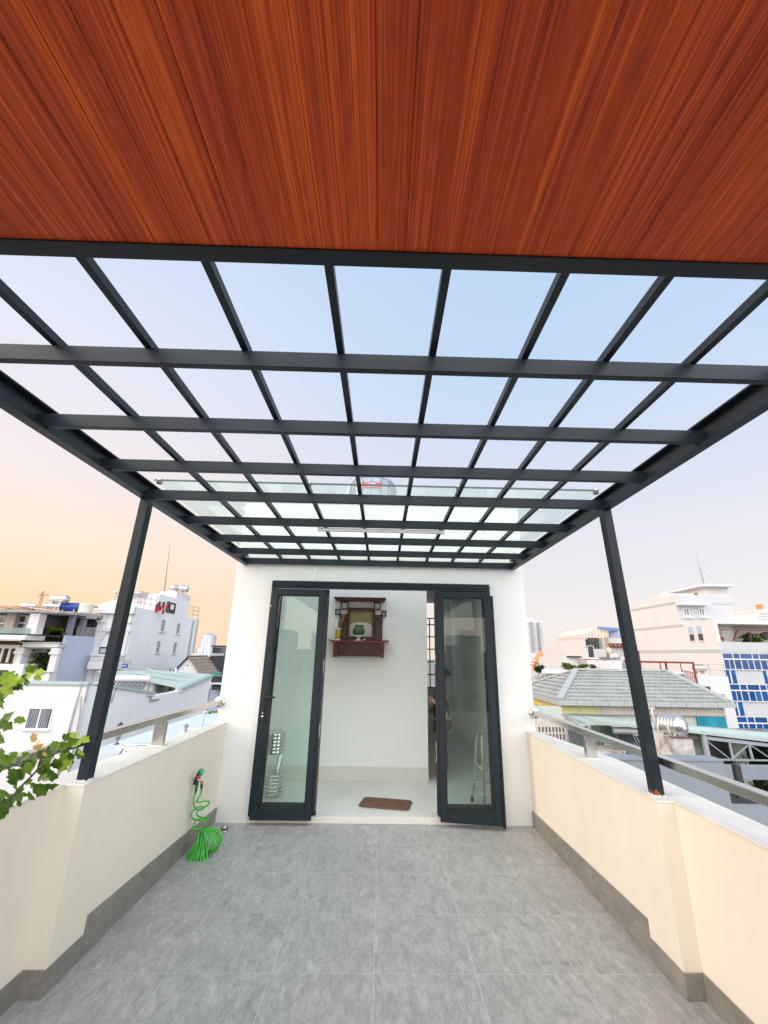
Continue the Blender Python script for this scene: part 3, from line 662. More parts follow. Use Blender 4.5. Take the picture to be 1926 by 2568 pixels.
for k in range(12):
    a = 2*math.pi*k/12; c, s_ = math.cos(a), math.sin(a); m.bar((-1.40+.030*c,4.62+.030*s_,.006),(-1.40+.030*c,4.62+.030*s_,.028),.006,.004,(c,s_,0))
m.build('grate', steel, dr)
MB().lathe([(0,.026),(.034,.026),(.034,.031),(.006,.034),(.005,.038),(0,.038)], (-1.40,4.62,.0), n=24).build('cap', steel, dr)
MB().lathe([(0,.006),(.026,.006),(.026,.025),(0,.025)], (-1.40,4.62,.0), n=20).build('inner_cup', black, dr)
# ------------------------------------------------------------------ climbing plant reaching in from the left
def leafmat(name, a, b):
    m = bpy.data.materials.new(name); m.use_nodes = True; t = m.node_tree; bs = t.nodes['Principled BSDF']; n = lambda q: t.nodes.new(q); l = t.links.new
    g = n('ShaderNodeNewGeometry'); cr = n('ShaderNodeValToRGB'); e = cr.color_ramp.elements; e[0].color = (*a,1); e[1].color = (*b,1)
    no = n('ShaderNodeTexNoise'); no.inputs['Scale'].default_value = 35; no.inputs['Detail'].default_value = 4; l(g.outputs['Position'], no.inputs['Vector'])
    ma = n('ShaderNodeMath'); ma.operation = 'MULTIPLY_ADD'; l(no.outputs['Fac'], ma.inputs[0]); ma.inputs[1].default_value = .6
    mb = n('ShaderNodeMath'); mb.operation = 'MULTIPLY_ADD'; l(g.outputs['Random Per Island'], mb.inputs[0]); mb.inputs[1].default_value = .75; mb.inputs[2].default_value = -.2; l(mb.outputs[0], ma.inputs[2])
    l(ma.outputs[0], cr.inputs[0]); l(cr.outputs[0], bs.inputs['Base Color']); bs.inputs['Roughness'].default_value = .42
    tl = n('ShaderNodeBsdfTranslucent'); l(cr.outputs[0], tl.inputs[0]); mx_ = n('ShaderNodeMixShader'); mx_.inputs[0].default_value = .30
    out = t.nodes['Material Output']; l(bs.outputs[0], mx_.inputs[1]); l(tl.outputs[0], mx_.inputs[2]); l(mx_.outputs[0], out.inputs[0]); return m
vl = leafmat('vine_leaf_green', (.025,.085,.008), (.20,.36,.028)); vy = leafmat('young_leaf_green', (.26,.44,.03), (.55,.70,.10)); vw = leafmat('wilting_leaf_yellow', (.5,.33,.08), (.75,.6,.25))
bark = mat('vine_stem_brown', (.09,.065,.035), .8, var=.3, vscale=60)
OUT = [(0,0),(.10,-.17),(.30,-.34),(.46,-.26),(.62,-.38),(.78,-.20),(1.0,-.0),(.80,.17),(.66,.36),(.47,.24),(.30,.33),(.10,.18)]
def vleaf(m, p, d, nrm, size, fold=.25):
    d = d.normalized(); s_ = d.cross(nrm).normalized(); n_ = s_.cross(d)
    mid = [p+d*size*t_-n_*size*.22*t_*t_ for t_ in (0,.35,.7,1)]
    vm = [m.bm.verts.new(q) for q in mid]
    for sg in (-1, 1):
        vo = []
        for (a, b) in (OUT[1:6] if sg < 0 else OUT[7:][::-1]):
            b = abs(b); a += random.uniform(-.03,.03); b *= random.uniform(.88,1.12)
            vo.append(m.bm.verts.new(p+d*size*a+s_*sg*size*b+n_*size*(fold*b-.22*a*a)+n_*size*random.uniform(-.03,.03)))
        fs = [(vm[0],vo[0],vo[1],vm[1]),(vm[1],vo[1],vo[2],vm[2]),(vm[2],vo[2],vo[3],vo[4]),(vm[2],vo[4],vm[3])]
        for f in fs:
            try: m.bm.faces.new(f if sg > 0 else f[::-1]).smooth = True
            except ValueError: pass
vn = thing('climbing_plant', (-1.75,1.2,0), 'leafy green climbing plant with lobed leaves reaching in from the left', 'plant')
VL = crop(0, 1850, 5.53); VU = crop(0, 1640, 5.267)
def vpt(cr_, a, b, x): return px(*cr_(a, b), x=x)
stem1 = smooth([(-1.72,1.1,.5),(-1.62,1.5,.80)]+[vpt(VL,*p,-1.42) for p in ((-60,1150),(0,1000),(230,750),(330,640),(440,530),(520,440),(550,340),(590,250),(680,130))], 5)
stem2 = smooth([vpt(VL,440,530,-1.42),vpt(VL,380,460,-1.42),vpt(VL,280,400,-1.42),vpt(VL,170,370,-1.42),vpt(VL,60,360,-1.43)], 4)
stem3 = smooth([vpt(VL,545,350,-1.42),vpt(VL,700,250,-1.43),vpt(VL,850,170,-1.44),vpt(VL,1000,130,-1.45),vpt(VL,1100,160,-1.46)], 5)
stem4 = smooth([(-1.72,1.1,.5),(-1.68,1.35,1.0)]+[vpt(VU,*p,-1.5) for p in ((-120,500),(0,430),(140,370),(280,300),(400,250),(500,235))], 5)
m = MB()
for s_, r_ in ((stem1,.0042),(stem2,.0022),(stem3,.0028),(stem4,.0035)): m.tube(s_, r_, 6)
m.build('stem', bark, vn)
random.seed(21)
def leaves(name, spec, mt):
    m = MB()
    for ii, (cr_, a, b, x, size, ang) in enumerate(spec):
        if ii % 7 == 3 and len(spec) > 20: continue
        p = vpt(cr_, a, b, x+random.uniform(-.04,.04))
        # pointing direction measured across the picture plane of the plant: 0 = right, 90 = up
        d = RT*math.cos(R(ang))+UP*math.sin(R(ang))+FW*random.uniform(-.5,.3)
        nrm = (-FW*1.0+UP*random.uniform(-.1,1.0)+RT*random.uniform(-.7,.7)).normalized()
        vleaf(m, p, d, nrm, size*random.uniform(.48,.72), random.uniform(.1,.5))
        if random.random() < .55 and size > .06:
            q = p+RT*random.uniform(-.035,.03)+UP*random.uniform(-.03,.03)+FW*random.uniform(-.04,.04)
            vleaf(m, q, (d+RT*random.uniform(-.6,.6)+UP*random.uniform(-.6,.6)), (nrm+RT*random.uniform(-.4,.4)).normalized(), size*random.uniform(.45,.70), random.uniform(.1,.5))
    m.build(name, mt, vn)
big = []
for a, b, s_, g in ((420,230,.105,200),(500,240,.10,250),(430,300,.09,230),(480,160,.08,160),(380,330,.085,285),(520,320,.08,215),
    (150,400,.085,235),(190,420,.08,270),(70,400,.08,200),(240,430,.075,300),(300,470,.07,320),(220,520,.09,240),(250,560,.08,270),(10,410,.07,215),(130,380,.07,120),
    (700,250,.08,110),(750,200,.08,60),(800,180,.085,250),(840,150,.08,30),(880,120,.08,300),(930,90,.085,20),(900,180,.085,270),(960,200,.08,285),(1000,220,.075,260),(1010,160,.085,340),(1060,160,.085,320),
    (760,280,.08,290),(820,300,.08,280),(700,300,.075,230),(650,340,.07,190),(720,340,.08,300),(870,240,.09,255),(640,250,.07,150),(690,190,.07,170),
    (600,420,.08,20),(620,450,.085,350),(560,520,.075,60),(640,500,.085,0),(690,500,.09,290),(520,600,.075,40),(600,560,.08,20),
    (420,650,.075,10),(470,660,.095,330),(520,680,.095,300),(560,640,.085,290),(440,700,.075,250),(400,740,.07,300),(330,700,.06,200),(350,640,.06,30),
    (200,780,.11,240),(150,850,.10,250),(100,880,.11,235),(60,920,.10,260),(230,760,.07,310),(130,780,.08,170),(60,830,.075,200),(20,900,.09,250),(0,980,.09,270),(300,760,.055,330)):
    big.append((VL,a,b,-1.42,s_*1.0,g))
leaves('leaves', big, vl)
up_ = []
for a, b, s_, g in ((0,400,.08,200),(40,420,.08,30),(60,440,.08,270),(100,470,.085,265),(20,480,.08,260),(120,400,.08,20),(160,380,.07,300),(200,350,.07,60),(230,350,.07,290),(270,340,.075,280),(300,300,.075,60),(330,290,.07,300),(350,330,.08,260),(390,260,.07,95),(400,250,.075,60),(0,560,.09,260),(20,600,.08,280),(0,760,.07,330),(10,960,.10,60),(0,1010,.08,280),(-10,900,.09,320),(-20,1150,.05,0)):
    up_.append((VU,a,b,-1.5,s_*.95,g))
leaves('leaves', up_, vl)
tip = []
for a, b, s_, g in ((440,250,.075,10),(470,250,.07,350),(400,230,.06,80),(450,290,.07,320),(360,270,.06,30),(10,420,.10,20),(30,440,.09,10),(90,400,.08,15),(150,350,.07,20),(0,460,.09,350)):
    tip.append((VU,a,b,-1.5,s_,g))
for a, b, s_, g in ((930,20,.07,350),(980,60,.065,340),(1040,80,.06,20),(1090,160,.055,310),(960,250,.06,255),(940,300,.08,250),(1000,300,.07,270)):
    tip.append((VL,a,b,-1.43,s_,g))
leaves('young_leaves', tip, vy)
leaves('wilted_leaves', [(VL,a,b,-1.43,s_,g) for a, b, s_, g in ((480,60,.055,100),(500,110,.05,60),(520,150,.05,40),(460,120,.05,330),(570,190,.045,20),(600,200,.045,300))], vw)

# ------------------------------------------------------------------ stainless water tank on the roof of the room
tk = thing('water_tank', (-.28,6.6,3.3), 'upright stainless tank with red label on the roof of the white room', 'water tank')
ribst = mat('tank_stainless', (.30,.33,.38), .35, .5, var=.25, vscale=6, stretch=(1,1,.2))
yc = 7.0; a, b = px(*crop(700,560,2.458)(418,1600), y=6.55), px(*crop(700,560,2.458)(722,1760), y=6.55)
xc, rd = (a.x+b.x)/2, (b.x-a.x)/2; zt_, zb_ = 4.40, 3.52
prof = [(0,zb_),(rd*.98,zb_),(rd,zb_+.03)]
nn = 7
for k in range(nn):
    z0 = zb_+.05+k*(zt_-zb_-.12)/nn; hgt = (zt_-zb_-.12)/nn
    prof += [(rd,z0),(rd-.012,z0+hgt*.25),(rd,z0+hgt*.5),(rd,z0+hgt*.95)]
prof += [(rd,zt_-.05),(rd*.94,zt_),(rd*.5,zt_+.06),(rd*.26,zt_+.075),(rd*.25,zt_+.11),(0,zt_+.12)]
MB().lathe(prof, (xc,yc,0), n=48).build('body', ribst, tk)
m = MB()
for k in range(16):
    a_ = 2*math.pi*k/16; m.tube([(xc+(rd+.004)*math.cos(a_),yc+(rd+.004)*math.sin(a_),zb_+.02),(xc+(rd+.004)*math.cos(a_),yc+(rd+.004)*math.sin(a_),zt_-.06)], .010, 6)
m.build('vertical_rib', ribst, tk)
m = MB()
for k in range(6):
    a_ = 2*math.pi*k/6+.3; m.bar((xc+rd*1.06*math.cos(a_),yc+rd*1.06*math.sin(a_),3.24),(xc+rd*.98*math.cos(a_),yc+rd*.98*math.sin(a_),zb_+.0),.04,.04)
m.lathe([(rd*.9,3.38),(rd*1.08,3.38),(rd*1.08,3.415),(rd*.9,3.415)], (xc,yc,0), n=32)
m.build('stand', steel, tk)
red = mat('label_red', (.62,.015,.045), .4); lwht = mat('label_white', (.85,.83,.82), .5)
la, lb = px(*crop(840,1160,8.295)(532,385), y=yc-rd-.03), px(*crop(840,1160,8.295)(972,490), y=yc-rd-.03)
la.z -= .02; lb.z -= .02
m = MB(); n = 14
def cyl(x, off): 
    q = max(-.98, min(.98, (x-xc)/(rd+off))); return yc-(rd+off)*math.sqrt(1-q*q)
for k in range(n):
    x0 = la.x+(lb.x-la.x)*k/n; x1 = la.x+(lb.x-la.x)*(k+1)/n
    m.hexa([(x0,cyl(x0,.018),lb.z),(x1,cyl(x1,.018),lb.z),(x1,cyl(x1,.010),lb.z),(x0,cyl(x0,.010),lb.z),(x0,cyl(x0,.018),la.z),(x1,cyl(x1,.018),la.z),(x1,cyl(x1,.010),la.z),(x0,cyl(x0,.010),la.z)])
lbl = m.build('label', red, tk)
def text(s, loc, size, mt, par, name='lettering', rot=(R(90),0,0), bend=None, ext=.001, wide=1.0):
    cu = bpy.data.curves.new(name, 'FONT'); cu.body = s; cu.size = size; cu.align_x = 'CENTER'; cu.align_y = 'CENTER'; cu.extrude = ext; cu.offset = size*.012
    tmp = bpy.data.objects.new(name, cu); COL.objects.link(tmp)
    dg = bpy.context.evaluated_depsgraph_get(); me = bpy.data.meshes.new_from_object(tmp.evaluated_get(dg)); me.name = name
    COL.objects.unlink(tmp); bpy.data.objects.remove(tmp)
    mw = Matrix.Translation(Vector(loc)) @ Matrix((( rot[0] and 1, 0,0,0),(0,1,0,0),(0,0,1,0),(0,0,0,1))) @ Matrix.Rotation(rot[2],4,'Z') @ Matrix.Rotation(rot[0],4,'X') @ Matrix.Diagonal((wide,1,1,1))
    base = ORG.get(par, Vector())
    for v in me.vertices:
        q = mw @ v.co
        if bend: q.y = bend(q.x)+(q.y-loc[1])
        v.co = q-base
    me.materials.append(mt); o = bpy.data.objects.new(name, me); COL.objects.link(o); o.parent = par; ORG[o] = base; return o
zc_ = (la.z+lb.z)/2; xm = (la.x+lb.x)/2; hh = la.z-lb.z
text('ISO 9001', (xm,0,zc_-hh*.22), hh*.46, lwht, lbl, bend=lambda x: cyl(x,.021), wide=1.05)
MB().prism([(xm-hh*.95,cyl(xm-hh,.021),zc_+hh*.26),(xm+hh*.8,cyl(xm,.021),zc_+hh*.26),(xm+hh*.95,cyl(xm,.021),zc_+hh*.38),(xm-hh*.2,cyl(xm,.021),zc_+hh*.44),(xm-hh*.8,cyl(xm,.021),zc_+hh*.38)], (0,.002,0)).build('emblem', lwht, lbl)
MB().tube([(xc-rd-.06,yc-.1,3.26),(xc-rd-.05,yc-.1,4.1),(xc-rd+.05,yc-.1,4.42),(xc-.1,yc-.1,4.44),(xc-.05,yc-.1,4.36)], .014, 8).build('inlet_pipe', lw, tk)
MB().tube([(xc-rd-.10,yc-.3,3.26),(xc-rd+.10,yc-.3,4.7)], .010, 6).build('brace_rod', steel, tk)
# ================================================================== the city
cw = mat('city_white_render', (.62,.62,.62), .85, var=.09, vscale=.5)
cw2 = mat('city_cool_white', (.70,.715,.74), .85, var=.09, vscale=.35, stretch=(1,1,.25))
cpeach = mat('city_pale_peach', (.63,.605,.585), .85, var=.05, vscale=.4)
cblue = mat('city_blue_grey_render', (.40,.45,.56), .85, var=.08, vscale=.5)
cgrey = mat('city_grey', (.30,.30,.31), .85, var=.2, vscale=.8)
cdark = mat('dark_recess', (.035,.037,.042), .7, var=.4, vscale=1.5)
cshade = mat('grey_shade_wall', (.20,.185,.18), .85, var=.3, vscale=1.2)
stained = mat('stained_concrete', (.55,.53,.50), .9, var=.15, vscale=2.2, stain=.55)
bandm = mat('grey_green_band', (.42,.46,.45), .85)
bluegl = mat('blue_reflective_glass', (.004,.075,.25), .12, var=.5, vscale=.8, spec=.5)
bluegl2 = mat('lighter_blue_glass', (.01,.14,.36), .12, var=.4, vscale=.8)
alu = mat('white_window_frame', (.62,.62,.63), .5)
gcop = mat('pale_green_coping', (.34,.42,.40), .6, var=.12, vscale=3)
groof = mat('pale_green_metal_roof', (.36,.445,.41), .55, var=.10, vscale=1.0)
groof2 = mat('light_green_sheet_roof', (.46,.54,.49), .55, var=.10, vscale=1.0)
redst = mat('oxide_red_steel', (.18,.03,.025), .6)
rdrail = mat('orange_red_railing', (.36,.17,.12), .6)
tank_m = mat('tank_steel', (.66,.64,.61), .26, .9, var=.1, vscale=5)
tkend = mat('tank_stripe_navy', (.05,.07,.16), .4)
bluep = mat('blue_plastic_tank', (.015,.05,.26), .4)
foliage = leafmat('pot_plant_leaves', (.02,.07,.008), (.20,.30,.03)); folg2 = leafmat('dusty_shrub_leaves', (.05,.06,.04), (.22,.22,.17)); folg3 = leafmat('dark_tree_leaves', (.006,.02,.006), (.05,.10,.02))
terra = mat('terracotta_pot', (.22,.06,.04), .8)
tarp = mat('green_tarpaulin', (.01,.16,.11), .6, var=.3, vscale=2)
def corr(name, col, freq, var=.1, streak=0, axis=0, rust_=0):
    m = bpy.data.materials.new(name); m.use_nodes = True; t = m.node_tree; b = t.nodes['Principled BSDF']; n = lambda q: t.nodes.new(q); l = t.links.new
    g = n('ShaderNodeNewGeometry'); sp = n('ShaderNodeSeparateXYZ'); l(g.outputs['Position'], sp.inputs[0])
    a = n('ShaderNodeMath'); a.operation = 'MULTIPLY'; l(sp.outputs[axis], a.inputs[0]); a.inputs[1].default_value = freq
    s = n('ShaderNodeMath'); s.operation = 'SINE'; l(a.outputs[0], s.inputs[0])
    bu = n('ShaderNodeBump'); bu.inputs['Strength'].default_value = .9; bu.inputs['Distance'].default_value = .03; l(s.outputs[0], bu.inputs['Height']); l(bu.outputs[0], b.inputs['Normal'])
    no = n('ShaderNodeTexNoise'); no.inputs['Scale'].default_value = 1.2; no.inputs['Detail'].default_value = 6; mp = n('ShaderNodeMapping'); mp.inputs['Scale'].default_value = (2.5,2.5,.35); l(g.outputs['Position'], mp.inputs[0]); l(mp.outputs[0], no.inputs['Vector'])
    cr = n('ShaderNodeValToRGB'); e = cr.color_ramp.elements; e[0].position = .3; e[1].position = .7
    e[0].color = tuple(c*(1-var) for c in col)+(1,); e[1].color = tuple(min(1,c*(1+var)) for c in col)+(1,)
    if rust_: k = e.new(.36); k.color = e[0].color; e[0].position = .22; e[0].color = (.42,.24,.12,1)
    l(no.outputs['Fac'], cr.inputs[0]); l(cr.outputs[0], b.inputs['Base Color']); b.inputs['Roughness'].default_value = .6; MATS[name] = m; return m
cyel = corr('yellow_corrugated_sheet', (.80,.58,.17), 40, .08, axis=1); cyg = corr('yellow_green_corrugated_sheet', (.68,.68,.34), 40, .08)
ccr = corr('cream_corrugated_sheet', (.66,.60,.54), 34, .08, rust_=1); cteal = corr('teal_corrugated_sheet', (.01,.32,.44), 44, .3); cgd = corr('green_corrugated_sheet', (.12,.24,.19), 60, .3)
def bld(name, A, B, y, depth, m_, label, cat='building', zb=GZ, group=None):
    """box building: photo points A (top left) and B (lower right) on the front plane y"""
    a, b = px(*A, y=y), px(*B, y=y); t = thing(name, ((a.x+b.x)/2, y+depth/2, zb), label, cat, group)
    MB().box(a.x, b.x, y, y+depth, zb, a.z).build('wall', m_, t); return t
def shrub(m, c, r, n, size, seed):
    random.seed(seed); c = Vector(c)
    for k in range(n):
        d = Vector((random.gauss(0,1),random.gauss(0,1),random.gauss(0,1))).normalized()
        p = c+Vector((d.x*r[0],d.y*r[1],d.z*r[2]))*random.random()**.4
        u = Vector((random.uniform(-1,1),random.uniform(-1,1),random.uniform(-.4,1))).normalized()*size*random.uniform(.6,1.3); w = u.orthogonal().normalized()*size*.35
        w.rotate(Matrix.Rotation(random.uniform(0,6),3,u))
        m.poly([p,p+u*.5+w,p+u,p+u*.5-w])
def plant(name, c, r, n, size, seed, mt, label, pot=None, group=None):
    t = thing(name, c, label, 'plant', group); m = MB(); shrub(m, c, r, n, size, seed); m.build('foliage', mt, t)
    m = MB()
    for k in range(5): m.tube([(c[0],c[1],c[2]-r[2]*1.1),(c[0]+r[0]*.5*math.cos(k*1.3),c[1],c[2]+r[2]*.2)], size*.05+.008, 5)
    m.build('stem', bark, t)
    if pot: MB().lathe([(0,0),(pot*.8,0),(pot,pot*1.1),(pot*1.1,pot*1.1),(pot*1.1,pot*1.3),(0,pot*1.3)], (c[0],c[1],c[2]-r[2]-pot*1.2), n=14).build('pot', terra, t)
    return t
def htank(c, L_, r, label, ang=0, mt=None, stripes=True, group=None, leg=.5):
    """horizontal steel tank on a stand, axis along x before turning"""
    t = thing('rooftop_water_tank', c, label, 'water tank', group); mt = mt or tank_m
    A = Matrix.Translation(c) @ Matrix.Rotation(R(ang),4,'Z') @ Matrix.Translation(-Vector(c))
    m = MB(); h = L_/2; prof = [(0,-h-r*.35),(r*.5,-h-r*.28),(r*.85,-h-.02),(r,-h+r*.15)]
    k = 5
    for i in range(k):
        z0 = -h+r*.2+i*(L_-r*.4)/k; s_ = (L_-r*.4)/k
        prof += [(r,z0+s_*.1),(r*.965,z0+s_*.2),(r,z0+s_*.3),(r,z0+s_*.9)]
    prof += [(r,h-r*.15),(r*.85,h+.02),(r*.5,h+r*.28),(0,h+r*.35)]
    m.lathe(prof, c, 'X', 28); bmesh.ops.transform(m.bm, matrix=A, verts=m.bm.verts); b = m.build('body', mt, t)
    if stripes:
        for q in (.42,.66):
            m = MB(); m.lathe([(r*q,h+r*.30-(q-.42)*r*.55),(r*(q+.10),h+r*.27-(q-.42)*r*.55),(r*(q+.10),h+r*.24-(q-.42)*r*.55),(r*q,h+r*.27-(q-.42)*r*.55)], c, 'X', 28)
            bmesh.ops.transform(m.bm, matrix=A, verts=m.bm.verts); m.build('end_stripe', tkend, b)
    m = MB()
    for sx in (-h*.6,h*.6):
        for sy_ in (-1,1): m.bar((c[0]+sx,c[1]+sy_*r*.8,c[2]-r-leg),(c[0]+sx,c[1]+sy_*r*.75,c[2]-r*.55),.05,.05)
        m.bar((c[0]+sx,c[1]-r*.85,c[2]-r-.02),(c[0]+sx,c[1]+r*.85,c[2]-r-.02),.05,.06)
    bmesh.ops.transform(m.bm, matrix=A, verts=m.bm.verts); m.build('stand', steel, t); return t
def solar(c, w, label, ang=0, tubes=9, drop=.8, run=1.2):
    t = thing('solar_water_heater', c, label, 'solar heater'); A = Matrix.Translation(c) @ Matrix.Rotation(R(ang),4,'Z') @ Matrix.Translation(-Vector(c)); c = Vector(c)
    def go(m, nm, mt, par=t): bmesh.ops.transform(m.bm, matrix=A, verts=m.bm.verts); return m.build(nm, mt, par)
    m = MB(); r = min(.23, w*.115); h = w/2; m.lathe([(0,-h-.06),(r*.8,-h-.04),(r,-h),(r,h),(r*.8,h+.04),(0,h+.06)], c, 'X', 24); go(m, 'tank', lwt)
    m = MB()
    for k in range(tubes):
        x = -h+.1+(w-.2)*k/(tubes-1); m.tube([c+Vector((x,-.12,-.15)), c+Vector((x,-.12-run,-.15-drop))], .035, 6)
    go(m, 'collector_tubes', cdark)
    m = MB()
    for x in (-h,h):
        m.bar(c+Vector((x,-.12,-.1)), c+Vector((x,-.15-run,-.2-drop)), .05,.05); m.bar(c+Vector((x,.1,-.1)), c+Vector((x,.12,-.25-drop)), .05,.05); m.bar(c+Vector((x,.12,-.25-drop)), c+Vector((x,-.15-run,-.22-drop)), .05,.05)
    go(m, 'stand', steel); return t
lwt = mat('heater_white_tank', (.62,.62,.64), .3, .2)
def rail(m, pts, h, post_=.0, r=.03, mids=2, step=1.2):
    for a, b in zip(pts, pts[1:]):
        a, b = Vector(a), Vector(b); n = max(1, round((b-a).length/step))
        for k in range(n+1): p = a.lerp(b, k/n); m.bar(p, p+Vector((0,0,h)), r, r)
        for q in range(mids+1): zz = h*(q+1)/(mids+1); m.bar(a+Vector((0,0,zz)), b+Vector((0,0,zz)), r, r)

# ---------------------------------------------------------------- left: low white house with the pale green coping
YC = 22.0; cc = px(217,1725,y=YC); XC = cc.x
lh = thing('white_house', (XC-4,YC+5,GZ), 'low white house with pale green coping and one sliding window, beyond the left handrail', 'house')
zc1 = px(*KG(1100,420), y=YC).z; xl = px(*KG(-700,400), y=YC).x
MB().box(xl, XC, YC, YC+.3, GZ, zc1).build('wall', cw, lh)
# side wall with its stepped top, traced once and given its own depth
side = [K1(640,990), K1(830,992), K1(1105,1032), K1(1125,1040), K1(1270,1012), K1(1285,1004), K1(1512,905)]
P_ = [px(*p, x=XC) for p in side]; P_[0].y = YC+.301; P_[0].z = zc1
top = [Vector((XC,p.y,p.z)) for p in P_]; yend = top[-1].y
poly = [Vector((XC,YC+.301,GZ))]+top+[Vector((XC,yend,GZ))]
MB().prism([p-Vector((.003,0,0)) for p in poly], (-.3,0,0)).build('side_wall', cw2, lh)
m = MB(); m.box(xl, XC+.06, YC-.08, YC+.36, zc1, zc1+.16); m.build('coping', gcop, lh, bevel=.04)
m = MB()
for a, b in zip(top[:3], top[1:3]): m.bar(a+Vector((-.12,.36 if a is top[0] else 0,.07)), b+Vector((-.12,0,.07)), .42, .13)
m.build('coping', gcop, lh)
m = MB()
for a, b in zip(top[5:], top[6:]): m.bar(a+Vector((.06,0,.02)), b+Vector((.06,0,.02)), .22, .26)
m.build('gutter', gcop, lh)
# sheet roof falling to the gutter
g1, g2 = top[5], top[6]
m = MB(); r1 = px(*K1(1080,905), x=XC-5); r2 = px(*K1(1490,872), x=XC-2.6)
m.prism([g1+Vector((-.05,0,.12)), g2+Vector((-.05,0,.12)), Vector((XC-4.5,g2.y,g2.z+.35)), Vector((XC-6.5,g1.y+1,g1.z+1.05))], (0,0,.06)); m.build('roof', groof, lh)
m = MB()
for k in (.35,.62): a = g1.lerp(g2,k); m.bar(a+Vector((-.6,0,.22)), a+Vector((-4.3,0,.85)), .10,.08)
m.build('roof_flashing', gcop, lh)
MB().box(xl, XC-.31, YC+.31, yend, GZ, top[3].z-.6).build('roof_slab', cgrey, lh)
# window
a, b = px(*KG(318,700), y=YC), px(*KG(712,997), y=YC); wx0, wx1 = b.x-1.28, b.x-.02
wz1, wz0 = a.z-.02, b.z+.0
wx0 = px(*KG(355,850), y=YC).x; wx1 = px(*KG(680,850), y=YC).x
wn_ = thing  # (kept simple: the window is a part of the house)
m = MB(); frame(m, wx0, wx1, wz0, wz1, .05, YC-.03, YC+.02); m.box((wx0+wx1)/2-.03,(wx0+wx1)/2+.03,YC-.028,YC+.018,wz0+.05,wz1-.05); wf = m.build('window', alu, lh)
MB().box(wx0+.05,wx1-.05,YC-.002,YC-.0005,wz0+.05,wz1-.05).build('pane', cdark, wf)
m = MB(); n = 12
for k in range(n):
    x = wx0+.09+(wx1-wx0-.2)*k/n
    m.box(x, x+.042, YC-.006, YC-.003, wz0+.06, wz1-.06)
m.build('curtain', mat('striped_curtain', (.30,.31,.36), .8, var=.4, vscale=8, stretch=(1,1,.1)), wf)
MB().box(wx0-.06, wx1+.06, YC-.07, YC-.001, wz0-.07, wz0-.001).build('sill', cw, wf)
# cables down the front wall, pipes
m = MB(); tp_ = px(*KG(1085,400), y=YC-.05)
for e_ in ((885,1085),(905,1085)): 
    b = px(*KG(*e_), y=YC-.05); m.tube([tp_+Vector((0,-.1,.2)), tp_+Vector((-.02,0,-.2)), tp_.lerp(b,.55)+Vector((-.03,0,0)), b+Vector((-.05,0,-2))], .022, 5)
b = px(*KG(1022,1080), y=YC-.05); c_ = px(*KG(1070,560), y=YC-.05); m.tube([c_, c_.lerp(b,.5)+Vector((.02,0,0)), b+Vector((0,0,-2))], .028, 5)
b = px(*KG(1125,630), x=XC+.03); c_ = px(*KG(1172,430), x=XC+.03); m.tube([c_,b], .025, 5)
m.build('wall_cable', mat('grey_cable', (.34,.33,.33), .8), lh)
pgm = mat('pipe_grey', (.35,.36,.38), .6); m = MB(); q = [px(*K1(*p), x=XC+.06) for p in ((1060,1045),(1090,1048),(1075,1080),(1140,1070))]; m.tube(q, .05, 6); m.build('drain_pipe', pgm, lh); m = MB(); q = [px(*K1(*p), x=XC+.06) for p in ((845,985),(820,1030),(800,1090))]; m.tube(q, .04, 6); m.build('drain_pipe', pgm, lh)
# faint day joints in the render
m = MB()
for zz in (px(*KG(60,632),y=YC).z, px(*KG(60,1005),y=YC).z): m.box(xl, XC-.4, YC-.006, YC-.0005, zz, zz+.03)
m.build('render_joint', mat('joint_line', (.55,.55,.58), .9), lh)
# solar heater and condensers on the roof
c = px(*K1(945,922), y=31.5); sh_ = solar(c, 2.3, 'white solar water heater on the roof of the low white house beside the dark post', ang=6, tubes=12, drop=.85, run=1.3)
def condenser(c, lab, ang):
    t = thing('ac_condenser', c, lab, 'air conditioner', 'air conditioners on the low white house')
    m = MB(); m.box(-.42,.42,-.16,.16,-.3,.3); m.box(-.38,-.32,-.14,.14,-.34,-.3005); m.box(.32,.38,-.14,.14,-.34,-.3005); m.build('casing', alu, None, bevel=.02, loc=(0,0,0)).parent = t
    m = MB(); m.lathe([(.0,-.168),(.235,-.168),(.235,-.161),(0,-.161)], (-.08,0,0), 'Y', 24); q = m.build('fan_grille', cgrey, None, loc=(0,0,0)); q.parent = t
    m = MB()
    for k in range(4): a_ = k*math.pi/4; m.bar((-.08-.22*math.cos(a_),-.172,-.22*math.sin(a_)),(-.08+.22*math.cos(a_),-.172,.22*math.sin(a_)),.012,.006,(0,1,0))
    q2 = m.build('grille_bar', alu, None, loc=(0,0,0)); q2.parent = t
    t.rotation_euler.z = R(ang); return t
cl = [((1158,990),34.5,'air conditioner unit on the low white house, left of the pair with round fans showing'),((1215,982),36.0,'air conditioner unit on the low white house, nearest the vertical pole')]
a0 = None
for (p, y, lb) in cl:
    c = px(*K1(*p), y=y)
    if a0 is None: a0 = condenser(c, lb, 48)
    else: q = copy_tree(a0); q.location = c; q['label'] = lb
c = px(*K1(1080,985), y=33.2); bx_ = thing('ac_condenser', c, 'air conditioner unit end on, first in the row beside the solar heater', 'air conditioner', 'air conditioners on the low white house')
ORG[bx_] = Vector(c); MB().box(c.x-.45,c.x+.35,c.y-.3,c.y+.3,c.z-.34,c.z+.34).build('casing', alu, bx_, bevel=.02); MB().box(c.x+.36,c.x+.50,c.y-.3,c.y+.3,c.z-.3,c.z+.3).build('coil', cgrey, bx_)
